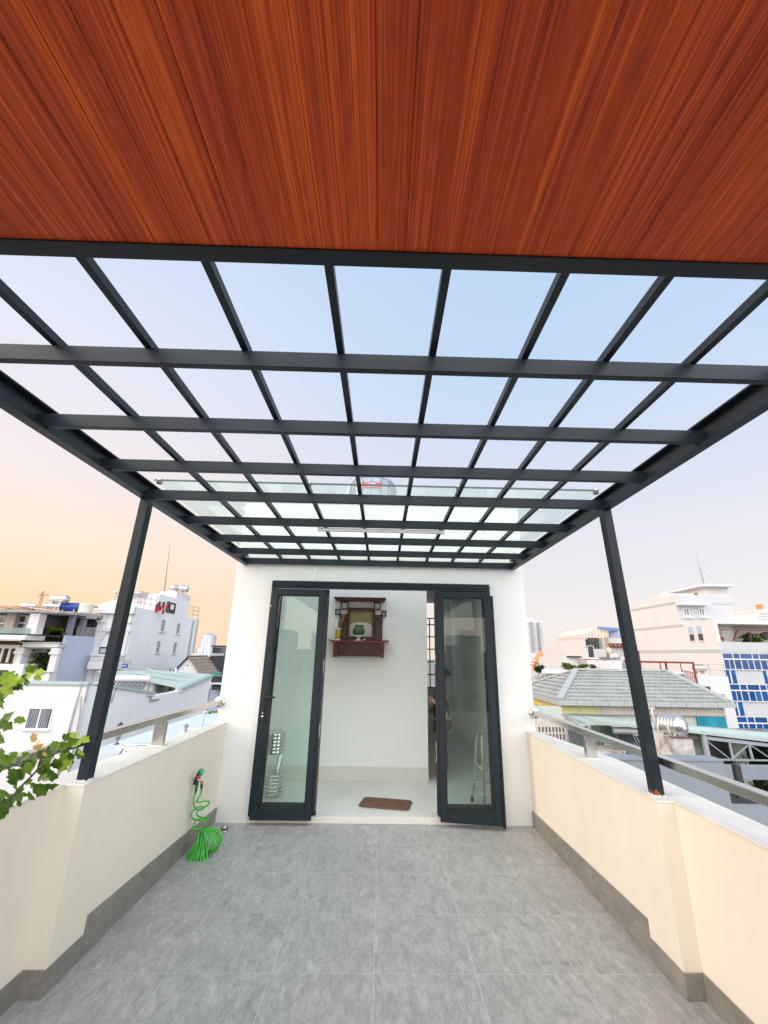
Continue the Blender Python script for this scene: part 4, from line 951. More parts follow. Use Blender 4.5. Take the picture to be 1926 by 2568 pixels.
ap, bp = px(*K1(1262,845), y=37), px(*K1(1248,1000), y=37); solo('vent_pole', MB().tube([bp+Vector((0,0,-.5)), bp.lerp(ap,.5), ap], .07, 8), alu, bp, 'pale vertical pole standing among the air conditioners', 'pole')
# ---------------------------------------------------------------- gabled dormer behind it
YG = 44.0; gb = thing('gabled_house', px(*K1(1340,880), y=YG), 'small white gable with brown tiled roof behind the pale green roof', 'house')
ga, gp, gc = px(*K1(1240,885),y=YG), px(*K1(1357,768),y=YG), px(*K1(1430,885),y=YG)
gp.x = (ga.x+gc.x)/2
MB().prism([ga+Vector((0,0,-6)),ga,gp,gc,gc+Vector((0,0,-6))], (0,4.4,0)).build('wall', cw, gb)
m = MB(); up3 = Vector((0,0,.10)); f = Vector((0,-.25,0)); k_ = Vector((0,4.8,0))
tl_ = corr('brown_roof_tile', (.24,.17,.13), 3, .15)
nrow = 6
for i in range(nrow):
    a, b = gp.lerp(gc+Vector((.35,0,-.45)), i/nrow), gp.lerp(gc+Vector((.35,0,-.45)), (i+1)/nrow)
    m.prism([a+f+up3*.6, b+f+up3*1.8, b+f+up3*1.1, a+f], k_-f)
m.build('roof', tl_, gb)
m = MB(); e = ga+Vector((-.35,0,-.45)); m.prism([gp+f+up3*1.6, e+f+up3*1.6, e+f, gp+f], k_-f); m.build('roof', mat('dark_barge_board', (.015,.016,.02), .6), gb)
MB().lathe([(0,0),(.07,0),(.07,-.02),(0,-.02)], ((gp.x),YG-.001,gp.z-.75), 'Y', 12).build('vent', cdark, gb)
# dark open shed with clutter behind the gable
sd_ = bld('roof_shed', K1(1385,755), K1(1512,890), 49, 4, cdark, 'dark open lean-to with white roof edge behind the brown tiled gable', 'shed')
a, b = px(*K1(1378,738),y=48.8), px(*K1(1505,765),y=48.8); MB().box(a.x,b.x,48.7,53,b.z,a.z).build('roof', cw, sd_)
for u in (1488,1372): a, b = px(*K1(u+5,770),y=48.8), px(*K1(u-18,885),y=48.8); MB().bar(a,b,.10,.10).build('column', alu, sd_)
a, b = px(*K1(1440,800),y=48.9), px(*K1(1480,870),y=48.9); MB().prism([a,Vector((b.x,48.9,a.z)),b,Vector((a.x,48.9,b.z+.4))],(0,-.05,0)).build('hanging_sheet', cshade, sd_)
c = px(*K1(1430,722), y=49.5); solo('satellite_dish', MB().lathe([(0,0),(.3,.03),(.45,.10),(.46,.10),(.3,.02),(0,-.02)], c, 'Y', 20).bar(c, c+Vector((0,0,-.7)), .05,.05), lwt, c, 'white satellite dish on the dark open shed', 'satellite dish')
# far silver silo and house at the end of that roof
c = px(*K1(1494,660), y=70); a, b = px(*K1(1448,620),y=70), px(*K1(1545,620),y=70); rr = (b.x-a.x)/2
sl_ = thing('steel_silo', (c.x,70,GZ), 'tall silver cylindrical tank tower on the skyline beside the white room', 'tank tower')
ztop = px(*K1(1494,615),y=70).z
MB().lathe([(0,GZ),(rr,GZ),(rr,ztop),(rr*.93,ztop+.1),(rr*.4,ztop+.4),(0,ztop+.45)], (c.x,70,0), n=28).build('drum', mat('silo_steel', (.50,.51,.54), .4, .5, var=.15, vscale=.6, stretch=(1,1,.05)), sl_)
m = MB()
for k in range(14): a_ = 2*math.pi*k/14; m.tube([(c.x+rr*math.cos(a_),70+rr*math.sin(a_),GZ),(c.x+rr*math.cos(a_),70+rr*math.sin(a_),ztop)], .08, 5)
m.build('rib', tank_m, sl_)
def windows(t, y, us, vs, w, h, fm=alu, gm_=cityglass, conv=None, deep=.06, axis='y', off=0):
    """windows at photo points; w,h in metres"""
    for (u, v) in ((u, v) for u in us for v in vs):
        p = px(u, v, y=y) if axis == 'y' else px(u, v, x=y)
        m = MB()
        if axis == 'y':
            frame(m, p.x-w/2, p.x+w/2, p.z-h/2, p.z+h/2, min(w,h)*.09, y-.05, y-.002); f_ = m.build('window', fm, t)
            MB().box(p.x-w/2+.03,p.x+w/2-.03,y-.02,y-.006,p.z-h/2+.03,p.z+h/2-.03).build('pane', gm_, f_)
        else:
            s = -1 if off < 0 else 1
            for q in ((p.y-w/2,p.y-w/2+.07,p.z-h/2,p.z+h/2),(p.y+w/2-.07,p.y+w/2,p.z-h/2,p.z+h/2),(p.y-w/2,p.y+w/2,p.z-h/2,p.z-h/2+.07),(p.y-w/2,p.y+w/2,p.z+h/2-.07,p.z+h/2)):
                m.box(y+s*.002, y+s*.07, *q)
            f_ = m.build('window', fm, t); MB().box(y+s*.006,y+s*.02,p.y-w/2+.03,p.y+w/2-.03,p.z-h/2+.03,p.z+h/2-.03).build('pane', gm_, f_)
fh = bld('distant_house', K1(1530,690), K1(1640,900), 58, 8, cw2, 'distant cool white house with two rows of windows next to the white room wall')
for v, w_, h_ in ((730,2.0,1.3),(815,1.6,1.2)):
    windows(fh, 58, [K1(1572,0)[0]], [K1(0,v)[1]], w_, h_)
a, b = px(*K1(1522,682),y=57.9), px(*K1(1640,692),y=57.9); MB().box(a.x,b.x,57.5,66,b.z,a.z).build('roof', cdark, fh)
a, b = px(*K1(1500,780),y=57.9), px(*K1(1640,792),y=57.9); MB().box(a.x,b.x,57.0,58,b.z,a.z).build('canopy', cshade, fh)
# awning, balcony and machinery near the far end of the low house
aw = bld('awning_house', K1(1512,1000), K1(1600,1260), 43, 3, cw2, 'white house end with grey shutter window, half hidden by the room wall')
windows(aw, 43, [K1(1540,0)[0]], [K1(0,1075)[1]], 1.3, 2.0, cgrey, cblue)
a, b = px(*K1(1525,876),y=42), px(*K1(1600,892),y=42); solo('green_awning', MB().prism([a,Vector((b.x,42,a.z)),Vector((b.x,40.8,b.z)),Vector((a.x,40.8,b.z))],(0,0,.05)), tarp, a, 'dark green awning beside the end of the low white house', 'awning')
bb = thing('cluttered_balcony', px(*K1(1545,970),y=42), 'small cluttered balcony with glazed railing under the green awning', 'balcony')
a, b = px(*K1(1505,895),y=42), px(*K1(1600,955),y=42); MB().box(a.x,b.x,41.9,42,b.z,a.z).build('glazed_screen', cityglass, bb)
m = MB(); frame(m,a.x,b.x,b.z,a.z,.08,41.84,41.89); m.box((a.x+b.x)/2-.5,(a.x+b.x)/2-.42,41.85,41.9,b.z,a.z); m.build('screen_frame', alu, bb)
a, b = px(*K1(1520,958),y=41.8), px(*K1(1600,1003),y=41.8); MB().box(a.x,b.x,41.8,43,b.z,a.z).build('dark_opening', cdark, bb)
a, b = px(*K1(1510,948),y=41.7), px(*K1(1600,962),y=41.7); MB().box(a.x,b.x,41.5,43,b.z,a.z).build('floor_slab', alu, bb)
a, b = px(*K1(1495,1155),y=31), px(*K1(1550,1210),y=31); tz = thing('green_tarpaulin', a, 'green tarpaulin with a yellow stripe below the handrail end', 'tarpaulin')
MB().box(a.x,b.x,31,31.05,b.z,a.z).build('sheet', tarp, tz); MB().box(a.x+.2,b.x,30.98,30.995,(a.z+b.z)/2,(a.z+b.z)/2+.14).build('stripe', mat('tarp_yellow', (.6,.6,.2), .6), tz)
# nearer roofs below the parapet
nr = bld('neighbour_terrace', K1(600,1452), K1(1560,1700), 13.5, 8, mat('pale_blue_render', (.50,.56,.60), .85, var=.08, vscale=.8), 'pale blue-white neighbouring roof block just beyond the left parapet')
a, b = px(*K1(850,1500),y=12), px(*K1(1060,1395),y=12)
rl = thing('stair_railing', a, 'thin steel stair railing with round rail below the left parapet', 'railing')
m = MB(); z1 = px(*K1(900,1400),y=12).z
ps = [px(*K1(*p),y=12) for p in ((850,1475),(900,1400),(1060,1395),(1150,1395))]
for dz in (0,-.22): 
    m.tube([p+Vector((0,0,dz)) for p in ps], .022, 6)
for p in ps+[ps[1].lerp(ps[2],.5)]: m.tube([p, p+Vector((0,0,-.9))], .018, 6)
m.tube([px(*K1(870,1400),y=12), px(*K1(960,1480),y=12)], .022, 6)
m.build('rail', tank_m, rl)
rt2 = thing('round_table', px(*K1(985,1425),y=12.6), 'small round white table beside the thin stair railing', 'table')
c = px(*K1(985,1422),y=12.6); MB().lathe([(0,0),(.45,0),(.47,.02),(.45,.04),(0,.04)], c, n=24).build('table_top', alu, rt2); MB().tube([c,c-Vector((0,0,.8))], .03, 8).build('stem', tank_m, rt2)
c = px(*K1(838,1385),y=13); ll = thing('garden_lantern', c, 'small black tapered lantern on the neighbouring wall, right of the dark post', 'lantern')
MB().lathe([(0,.0),(.05,.0),(.03,.05),(.03,.09),(.06,.10),(.12,.36),(0,.36)], c, n=6).build('lantern_glass', mat('smoked_glass', (.30,.30,.28), .2), ll)
MB().lathe([(0,.37),(.15,.37),(.06,.47),(.02,.52),(0,.52)], c, n=6).build('cap', cdark, ll); MB().lathe([(0,-.02),(.08,-.02),(.05,.0),(0,.0)], c, n=8).build('base', cdark, ll)
c = px(*K1(1400,1330), y=11.5); c2_ = thing('white_roof_tank', c, 'white domed plastic tank with short pipe just over the left parapet', 'water tank')
MB().lathe([(0,-.8),(.40,-.8),(.42,-.1),(.36,.06),(.2,.14),(0,.16)], c, n=28).build('dome', mat('tank_cream_plastic', (.68,.64,.55), .5), c2_)
q = px(*K1(1335,1265),y=11.3); MB().tube([q-Vector((0,0,.3)),q], .03, 8).build('vent_pipe', cgrey, c2_); MB().lathe([(0,0),(.06,0),(.05,.05),(0,.05)], q, n=10).build('vent_cap', cgrey, c2_)
m = MB(); m.tube([px(*K1(*p),y=13.2) for p in ((1345,1280),(1400,1288),(1450,1275),(1465,1160),(1500,1158))], .022, 6); solo('service_pipe', m, alu, px(*K1(1450,1275),y=13.2), 'thin white pipe rising beyond the left parapet end', 'pipe')

# ---------------------------------------------------------------- left: tall white house with classical front
YB = 45.0; pb = px(*KB(560,560), y=YB); XBs = pb.x
tb = thing('classical_white_house', (XBs-3,YB+10,GZ), 'tall white house with ornate classical front and blank side wall with slit windows', 'house')
zr = px(*KB(555,565), x=XBs).z; yf = px(*KB(1280,705), x=XBs).y
ym = px(*KB(1172,480), x=XBs).y; yn = px(*KB(812,520), x=XBs).y
xlf = px(*K3(1330,860), y=YB).x
MB().box(xlf, XBs, YB, yf, GZ, zr).build('wall', cw2, tb)
zs_ = px(*KB(1000,455), x=XBs).z
zs2 = px(*KB(1000,455), x=XBs).z
MB().box(XBs-4.2, XBs-.002, yn, ym, zr+.001, zs2).build('stair_tower', cw2, tb)
MB().box(XBs-4.4, XBs-1.2, yn-1.6, yn-.001, zs2-.16, zs2).build('canopy', cw, tb)
a, b = px(*KB(938,505),x=XBs+.01), px(*KB(1000,640),x=XBs+.01); m = MB(); m.box(XBs+.0,XBs+.06,a.y,b.y,zr+.05,a.z); dd = m.build('door', cdark, tb)
MB().box(XBs+.061,XBs+.07,a.y+.5,b.y-.5,a.z-.8,a.z-.2).build('door_pane', alu, dd)
m = MB()
for u, v, h_ in ((880,710,130),(1055,750,115),(825,955,130),(1015,972,122),(765,1272,80),(955,1270,60)):
    a, b = px(*KB(u,v),x=XBs), px(*KB(u-.22*h_,v+h_),x=XBs)
    w_ = MB(); w_.box(XBs+.001,XBs+.05,a.y-.28,a.y+.28,b.z,a.z); q = w_.build('slit_window', cshade, tb)
    w_ = MB(); w_.box(XBs+.001,XBs+.20,a.y-.7,a.y+.7,b.z-.16,b.z-.02)
    for k in range(7): zz = b.z+(a.z-b.z)*(k+.5)/7; w_.box(XBs+.06,XBs+.09,a.y-.45,a.y+.45,zz,zz+.05)
    w_.build('sill', alu, q)
m = MB(); p1_, p2_ = px(*KB(1225,720),x=XBs+.1), px(*KB(1195,960),x=XBs+.1); m.tube([p1_,Vector((XBs+.1,p1_.y,GZ+6))], .09, 6); m.tube([Vector((XBs+.1,p1_.y+1.5,zr)),Vector((XBs+.1,p1_.y+1.5,GZ+6))], .06, 6); m.build('downpipe', cgrey, tb)
# roof rails
m = MB(); rail(m, [(XBs-.15,YB+.5,zr),(XBs-.15,yn-.1,zr)], 1.7, r=.035, mids=2, step=1.3); rail(m, [(xlf+.5,YB+1.0,zr),(XBs-.15,YB+1.0,zr)], 1.7, r=.035, mids=2, step=1.5); m.build('roof_railing', rdrail, tb)
m = MB(); rail(m, [(XBs-.1,ym+.2,zr),(XBs-.1,yf-.1,zr),(XBs-3.5,yf-.1,zr)], 1.5, r=.035, mids=2, step=1.6); m.build('roof_railing', rdrail, tb)
# laundry / plants by the tower door
random.seed(3)
for nm, mt_x, pts_, lb in (('hanging_laundry', mat('red_laundry', (.35,.02,.03), .9, var=.6, vscale=4), [(865,560),(920,580)], 'red and black washing on the roof of the tall white house'),):
    c = px(*KB(870,570), y=yn-.4); t_ = thing(nm, c, lb, 'laundry')
    m = MB()
    for k in range(7):
        q = c+Vector((random.uniform(-.8,.7),random.uniform(-.5,.3),random.uniform(-.4,.5))); m.box(q.x-.13,q.x+.13,q.y-.03,q.y+.03,q.z-.35,q.z+.15)
    m.build('clothes', mt_x, t_)
    m = MB()
    for k in range(6):
        q = c+Vector((random.uniform(-.9,.8),random.uniform(-.2,.3),random.uniform(-.3,.6))); m.box(q.x-.12,q.x+.16,q.y-.03,q.y+.03,q.z-.4,q.z+.15)
    m.build('dark_clothes', cdark, t_)
# front details
def mould(A_, B_, th_, d=.25, y=YB, nm='moulding'):
    a, b = px(*A_,y=y), px(*B_,y=y); m = MB(); m.bar(a+Vector((0,-d/2,0)), b+Vector((0,-d/2,0)), d, th_); return m.build(nm, cw, tb)
xr_ = XBs; 
zc2 = px(*K3(1400,500),y=YB).z
MB().box(xlf-.35, xr_+.15, YB-.6, YB-.001, zc2-.35, zc2+.15).build('cornice', cw, tb, bevel=.05)
m = MB(); pts_ = []
n = 14; x0 = xlf-.2; x1 = xr_+.1; hp = (px(*K3(1540,355),y=YB).z-zc2)*.8
for k in range(n+1):
    u = k/n; pts_.append((x0+(x1-x0)*u, YB-.45, zc2+.15+hp*(.35+.65*math.sin(math.pi*u)**1.0)))
m.prism([(x1,YB-.45,zc2+.151),(x0,YB-.45,zc2+.151)]+pts_, (0,.45,0)); m.build('pediment', cw, tb, bevel=.04)
for x in (xlf+.05, xr_-.75):
    m = MB(); m.box(x, x+.65, YB-.30, YB-.001, GZ, zc2-.36)
    for zz in [zc2-1.2-3.2*k for k in range(6)]: m.box(x-.12, x+.77, YB-.42, YB-.001, zz, zz+.22)
    m.build('pilaster', cw, tb)
m = MB(); zar = px(*K3(1380,900),y=YB).z; xm_ = (xlf+xr_)/2; ra = (xr_-xlf)*.30
for k in range(12):
    a0_, a1_ = math.pi*k/12, math.pi*(k+1)/12; m.bar((xm_+ra*math.cos(a0_),YB-.15,zar+ra*math.sin(a0_)),(xm_+ra*math.cos(a1_),YB-.15,zar+ra*math.sin(a1_)),.3,.28,(0,1,0))
m.build('arch_moulding', cw, tb)
m = MB(); zb2 = px(*K3(1360,790),y=YB).z; m.box(xlf-.1,xr_+.1,YB-.35,YB-.001,zb2,zb2+.35); m.build('string_course', cw, tb)
a, b = px(*K3(1385,1008),y=YB), px(*K3(1450,1108),y=YB); m = MB(); frame(m, a.x,a.x+1.6,b.z,a.z,.12,YB-.1,YB-.002); q = m.build('balcony_door', cdark, tb); MB().box(a.x+.1,a.x+1.5,YB-.04,YB-.005,b.z+.1,a.z-.1).build('pane', mat('pale_sky_pane', (.45,.55,.55), .15), q)
# balcony with balusters
a, b = px(*K3(1250,1110),y=YB-1.3), px(*K3(1440,1205),y=YB-1.3); bx0, bx1 = a.x, xr_+.1
m = MB(); m.box(bx0,bx1,YB-1.35,YB-.001,b.z-.75,b.z-.05); bal = m.build('balcony', cw, tb, bevel=.04)
m = MB(); m.box(bx0,bx1,YB-1.35,YB-1.1,a.z-.12,a.z+.05); m.box(bx0,bx0+.2,YB-1.1,YB-.001,a.z-.12,a.z+.05); m.build('balcony_rail', cw, bal)
m = MB(); nb = 17
for k in range(nb):
    x = bx0+.15+(bx1-bx0-.3)*k/(nb-1); zz = b.z-.05; hb_ = a.z-.12-zz
    m.lathe([(.06,0),(.06,hb_*.12),(.04,hb_*.18),(.10,hb_*.42),(.05,hb_*.72),(.07,hb_*.9),(.07,hb_)], (x,YB-1.22,zz), n=8)
m.build('baluster', cw, bal)
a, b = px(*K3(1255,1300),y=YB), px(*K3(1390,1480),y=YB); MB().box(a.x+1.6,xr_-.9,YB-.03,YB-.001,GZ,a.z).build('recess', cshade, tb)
# posters on the front just right of the post
a, b = px(*KB(350,1170),y=YB-.5), px(*KB(465,1370),y=YB-.5)
sg = MB().box(a.x,b.x,YB-.5,YB-.42,b.z,a.z).build('sign_panel', mat('poster_grey', (.42,.42,.38), .6, var=.35, vscale=2.5), tb)
a, b = px(*KB(352,1220),y=YB-.51), px(*KB(462,1266),y=YB-.51); MB().box(a.x,b.x,YB-.52,YB-.502,b.z,a.z).build('blue_band', mat('sign_blue', (.02,.10,.35), .5), sg)
a, b = px(*KB(380,1236),y=YB-.53), px(*KB(440,1248),y=YB-.53); MB().box(a.x,b.x,YB-.53,YB-.521,b.z,a.z).build('white_line', alu, sg)
# tanks and antenna on the tower
zt2 = zs2; c = px(*KB(1000,420), x=XBs-1.2)
m = MB(); q0, q1 = px(*KB(905,400),y=c.y), px(*KB(1090,430),y=c.y); MB().box(q0.x,q1.x,c.y-1.5,c.y+2.5,zs2,q0.z).build('tank_plinth', cw, tb)
def tank_at(P0, P1, y, label, **k):
    a, b = px(*P0,y=y), px(*P1,y=y); w_ = b.x-a.x; h_ = a.z-b.z; c = Vector(((a.x+b.x)/2, y, (a.z+b.z)/2)); return htank(c, max(.3,w_-h_*.5), h_/2, label, **k)
tank_at(KB(950,305), KB(1052,378), c.y, 'small steel tank, left of the pair on the tall white house', ang=70, group='pair of tanks on the tall white house', leg=.1)
tank_at(KB(1050,308), KB(1165,398), c.y+.5, 'steel tank with conical end, right of the pair on the tall white house', ang=20, group='pair of tanks on the tall white house', leg=.1)
a, b = px(*KB(882,405), y=c.y), px(427,1362,y=c.y); solo('antenna_mast', MB().tube([a,a.lerp(b,.5),b],[.06,.04,.02],6), mat('mast_brown', (.22,.13,.10), .7), a, 'tall thin antenna mast on the tall white house', 'antenna')
# ---------------------------------------------------------------- far left: two terraced houses
YA = 40.0
h2 = thing('column_house', px(*K3(560,1200),y=YA), 'white house with columned loggia, green glass and blue-grey side wall', 'house')
A1_, A2_ = px(*K3(285,940),y=YA), px(*K3(820,1000),y=YA)
xa, xb = px(*K3(270,1050),y=YA).x, px(*K3(800,1050),y=YA).x
zcn = A1_.z; XSide = xb+.04
ysd = px(*K3(1340,880), x=XSide).y; zst = px(*K3(950,850), x=XSide).z
# front: loggia
zsl = px(*K3(420,1350),y=YA).z; xi0, xi1 = px(*K3(350,1100),y=YA).x, px(*K3(735,1100),y=YA).x; zlt = px(*K3(500,1010),y=YA).z
m = MB(); m.box(xa,xb,YA+.0,YA+9,GZ,zsl-.001); m.box(xa,xi0,YA,YA+2,zsl,zlt); m.box(xi1,xb,YA,YA+9,zsl,zlt); m.box(xa,xb,YA,YA+9,zlt+.001,zcn-.5); m.box(xi0,xi1,YA+1.6,YA+9,zsl,zlt)
m.build('wall', cw, h2)
a, b = px(*K3(262,938),y=YA-.5), px(*K3(828,1000),y=YA-.5); m = MB(); m.box(a.x,b.x,YA-.5,YA+.5,b.z+.25,a.z); m.box(a.x+.25,b.x-.25,YA-.35,YA+.4,b.z-.1,b.z+.249); m.build('cornice', cw, h2, bevel=.05)
a, b = px(*K3(230,1352),y=YA-.4), px(*K3(655,1400),y=YA-.4); m = MB(); m.box(xa-.2,xb+.1,YA-.4,YA-.001,b.z+.3,a.z); m.box(xa,xb,YA-.2,YA-.001,b.z-.5,b.z+.29); m.build('sill', cw, h2, bevel=.04)
for x in (xi0-.62, xi1+.02):
    m = MB(); m.box(x,x+.6,YA-.28,YA-.001,zsl,zlt-.6); m.box(x-.12,x+.72,YA-.4,YA-.001,zlt-.6,zlt-.35); m.box(x-.06,x+.66,YA-.34,YA-.001,zlt-.349,zlt-.05); m.build('column', cw, h2, bevel=.03)
a, b = px(*K3(468,1085),y=YA+1.5), px(*K3(700,1350),y=YA+1.5); MB().box(a.x,xi1-.01,YA+1.5,YA+1.59,zsl,a.z).build('green_glass_door', mat('deep_green_glass', (.006,.05,.035), .12, var=.5, vscale=1.5), h2)
c = px(*K3(350,1265),y=YA+.8); plant('dusty_shrub', (c.x,YA+.9,c.z), (1.2,.6,1.3), 420, .30, 5, folg2, 'grey dusty shrub in the columned loggia', .3)
c = px(*K3(640,1220),y=YA+.8); plant('leafy_pot_plant', (c.x,YA+1.0,c.z), (1.1,.4,1.0), 200, .3, 6, folg3, 'dark leafy plant in front of the green glass door', .3)
# side wall and terrace
m = MB(); m.box(XSide-.25,XSide+.0,YA+.6,ysd,GZ,zst); m.build('side_wall', cblue, h2)
zfl = zcn; zr2 = px(*K3(1000,555),y=YA).z
m = MB(); m.box(xa-1.5, XSide+.3, YA+.3, YA+9, zr2, zr2+.25); m.build('terrace_roof', cgrey, h2)
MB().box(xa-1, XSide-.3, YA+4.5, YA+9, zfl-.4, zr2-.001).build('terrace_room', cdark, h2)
a, b = px(*K3(650,800),y=YA+4.4), px(*K3(690,940),y=YA+4.4); MB().box(a.x-.6,a.x+.6,YA+4.3,YA+4.49,b.z,a.z+1.2).build('pale_door', cshade, h2)
for u in ((1040,560,985,850),(1200,560,1140,860)):
    p, q = px(*K3(u[0],u[1]),x=XSide-.1), px(*K3(u[2],u[3]),x=XSide-.1); MB().box(XSide-.4,XSide-.05,p.y-.25,p.y+.25,zst-.05,zr2-.001).build('terrace_column', mat('blue_grey_column', (.16,.18,.22), .7) if 'blue_grey_column' not in MATS else MATS['blue_grey_column'], h2)
MB().box(xa-.4,xa,YA+.4,YA+.8,zfl-.3,zr2-.001).build('terrace_column', cw, h2)
MB().box(xa+.3,XSide-.3,YA+.35,YA+.40,zfl,zfl+1.0).build('glass_balustrade', glassmat('smoked_balustrade', (.22,.25,.22), .6), h2)
for k, (u, v, r_, s_, lb) in enumerate(((540,830,.95,.42,'yellow-green palm-like pot plant on the columned house terrace, left one'),(760,840,.75,.36,'yellow-green bushy pot plant on the columned house terrace, middle one'),(830,850,.5,.32,'small yellow-tipped pot plant nearest the grey terrace column'),(480,870,.6,.36,'low dark green pot plant at the left end of the columned house terrace'))):
    c = px(*K3(u,v),y=YA+.9); plant('terrace_plant', (c.x,YA+1.0,c.z), (r_,.5,r_*.85), 240, s_, 30+k, foliage, lb, .35, 'pot plants on the columned house terrace')
pxs = [px(*K3(u,860),x=XSide-.2) for u in (1010,1330)]
MB().box(XSide-.35,XSide-.15,YA+2.2,ysd,zst+.001,zst+.9).build('side_screen', cshade, h2)
c = px(*K3(1290,800),x=XSide-1); plant('terrace_tree', (XSide-.9,ysd-1.2,zst+1.0), (.5,1.6,1.0), 300, .3, 44, folg2, 'dusty green tree behind the blue-grey side wall', None)
# shed roof piece behind
c = px(*K3(1300,620),y=50); a, b = px(*K3(1215,600),y=50), px(*K3(1420,690),y=50); q = thing('small_gable_roof', c, 'small white gabled roof between the blue-grey wall and the classical house', 'roof')
MB().prism([Vector((a.x,50,b.z)),Vector((a.x+.8,50,a.z)),Vector((b.x+1,50,b.z+.2)),Vector((b.x+1,50,b.z-.3))],(0,4,0)).build('gable', cw, q); MB().box(a.x,b.x+1,50.05,54,GZ,b.z-.31).build('wall', cgrey, q)
MB().bar((a.x-.2,49.9,b.z+1.9),(b.x+1,49.9,b.z+1.7),.5,.1).build('dark_canopy', cdark, q)
# leftmost modern house
h1 = thing('modern_house', px(*K3(150,900),y=YA-1), 'modern white and grey house with glass balcony at the far left', 'house')
YM = YA-.6
xe = px(*K3(520,500),y=YM-1.2).x
def RB(A_, B_, y, d, nm, mt, **k):
    a, b = px(*A_,y=y), px(*B_,y=y); return MB().box(a.x,b.x,y,y+d,b.z,a.z).build(nm, mt, h1, **k)
RB(K3(-500,470), K3(520,525), YM-1.2, 9, 'roof_slab', cw)
RB(K3(-500,540), K3(455,830), YM+.8, 5, 'balcony_back_wall', cshade)
RB(K3(-500,830), K3(335,910), YM-1.3, 2.4, 'balcony_slab', cw)
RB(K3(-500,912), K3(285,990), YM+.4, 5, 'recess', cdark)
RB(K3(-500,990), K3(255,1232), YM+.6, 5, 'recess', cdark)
RB(K3(-500,1234), K3(215,1700), YM, 8, 'lower_wall', cw)
a, b = px(*K3(505,545),y=YM-.9), px(*K3(430,830),y=YM-.9); MB().box(a.x-.5,a.x+.35,YM-.9,YM-.1,b.z,a.z).build('corner_column', cw, h1)
a = px(*K3(190,560),y=YM+.3); b = px(*K3(160,820),y=YM+.3); MB().box(a.x-.5,a.x+.3,YM+.2,YM+.79,b.z,a.z+.2).build('beige_pier', mat('beige_render', (.40,.33,.29), .85, var=.2), h1)
for u0, u1 in ((-260,120),(230,455)):
    a, b = px(*K3(u0,570),y=YM+.75), px(*K3(u1,800),y=YM+.75); m = MB(); frame(m,a.x,b.x,b.z,a.z,.07,YM+.70,YM+.79); xm2 = a.x+(b.x-a.x)*.6; m.box(xm2,xm2+.1,YM+.69,YM+.79,b.z,a.z); m.box(a.x,b.x,YM+.69,YM+.79,(a.z+b.z)/2,(a.z+b.z)/2+.08); f_ = m.build('window', alu, h1)
    MB().box(a.x+.05,b.x-.05,YM+.76,YM+.785,b.z+.05,a.z-.05).build('pane', cityglass, f_)
RB(K3(-500,727), K3(400,828), YM-1.1, .04, 'glass_balustrade', glassmat('pale_balustrade_glass', (.62,.70,.72), .9, 0, .25))
crm = mat('cream_window_bars', (.52,.47,.38), .7)
a, b = px(*K3(60,978),y=YM+.3), px(*K3(270,1228),y=YM+.3); m = MB(); x0 = px(*K3(-200,1100),y=YM+.3).x; x1 = px(*K3(250,1100),y=YM+.3).x
m.box(x0,x1,YM+.3,YM+.4,a.z-.3,a.z); 
for k in range(13): x = x1-.18-k*.62; m.box(x-.08,x+.10,YM+.3,YM+.4,b.z,a.z-.3)
m.build('window_bars', crm, h1)
a, b = px(*K3(-200,1325),y=YM-.02), px(*K3(78,1480),y=YM-.02); MB().box(a.x,b.x,YM-.03,YM-.001,b.z,a.z).build('lower_opening', cdark, h1, bevel=.01)
a, b = px(*K3(-200,1375),y=YM-.05), px(*K3(60,1480),y=YM-.05); m = MB()
for k in range(5): m.box(b.x-.2-k*.7,b.x-k*.7,YM-.08,YM-.04,b.z,a.z)
m.build('window_bars', crm, h1)
m = MB()
for k, (u0,u1) in enumerate(((-60,150),(85,300),(250,520),(445,800))):
    a, b = px(*K3(u0,448),y=YM-1.0), px(*K3(u1,478 if k<2 else 500),y=YM-1.0); m.bar(a,b,1.2,.05)
m.build('roof_tiles', mat('dark_red_roof_edge', (.28,.06,.05), .7), h1)
MB().prism([px(*K3(p,q),y=YM-1.1) for p,q in ((520,484),(822,518),(790,535),(520,527))],(0,2.5,0)).build('roof_tip', cw, h1)
# roof tanks on the left row
g_ = 'steel tanks on the far left roofs'
tank_at(K3(300,400), K3(490,468), YA+3, 'steel tank with striped end lying behind the roof edge, leftmost of the far left tanks', ang=200, group=g_, leg=.2)
tank_at(K3(612,408), K3(810,478), YA+3, 'steel tank with striped end lying below the large raised tank', ang=200, group=g_, leg=.2)
tank_at(K3(698,290), K3(962,402), YA+3.5, 'large raised steel tank on the far left roofs', ang=-12, group=g_, leg=.9)
tank_at(K3(850,392), K3(1118,520), YA+4, 'dark blue plastic tank beside the white one on the far left roofs', ang=8, mt=bluep, stripes=False, leg=.3)
a, b = px(*K3(1120,410),y=YA+3), px(*K3(1262,545),y=YA+3); wtk = thing('white_drum_tank', (a+b)/2, 'white ribbed upright tank right of the dark blue tank', 'water tank'); rr = (b.x-a.x)/2; m = MB(); pr_ = [(0,0)]; H_ = a.z-b.z
for k in range(6): pr_ += [(rr*.92,H_*(k)/6),(rr,H_*(k+.15)/6),(rr,H_*(k+.7)/6),(rr*.93,H_*(k+.85)/6)]
pr_ += [(rr*.8,H_),(0,H_*1.05)]; m.lathe(pr_, ((a.x+b.x)/2,YA+3,b.z), n=24); m.build('drum', mat('ivory_plastic', (.62,.60,.55), .5), wtk)
MB().box(a.x-.2,b.x+.2,YA+2.2,YA+3.8,b.z-.5,b.z-.01).build('plinth', cgrey, wtk)
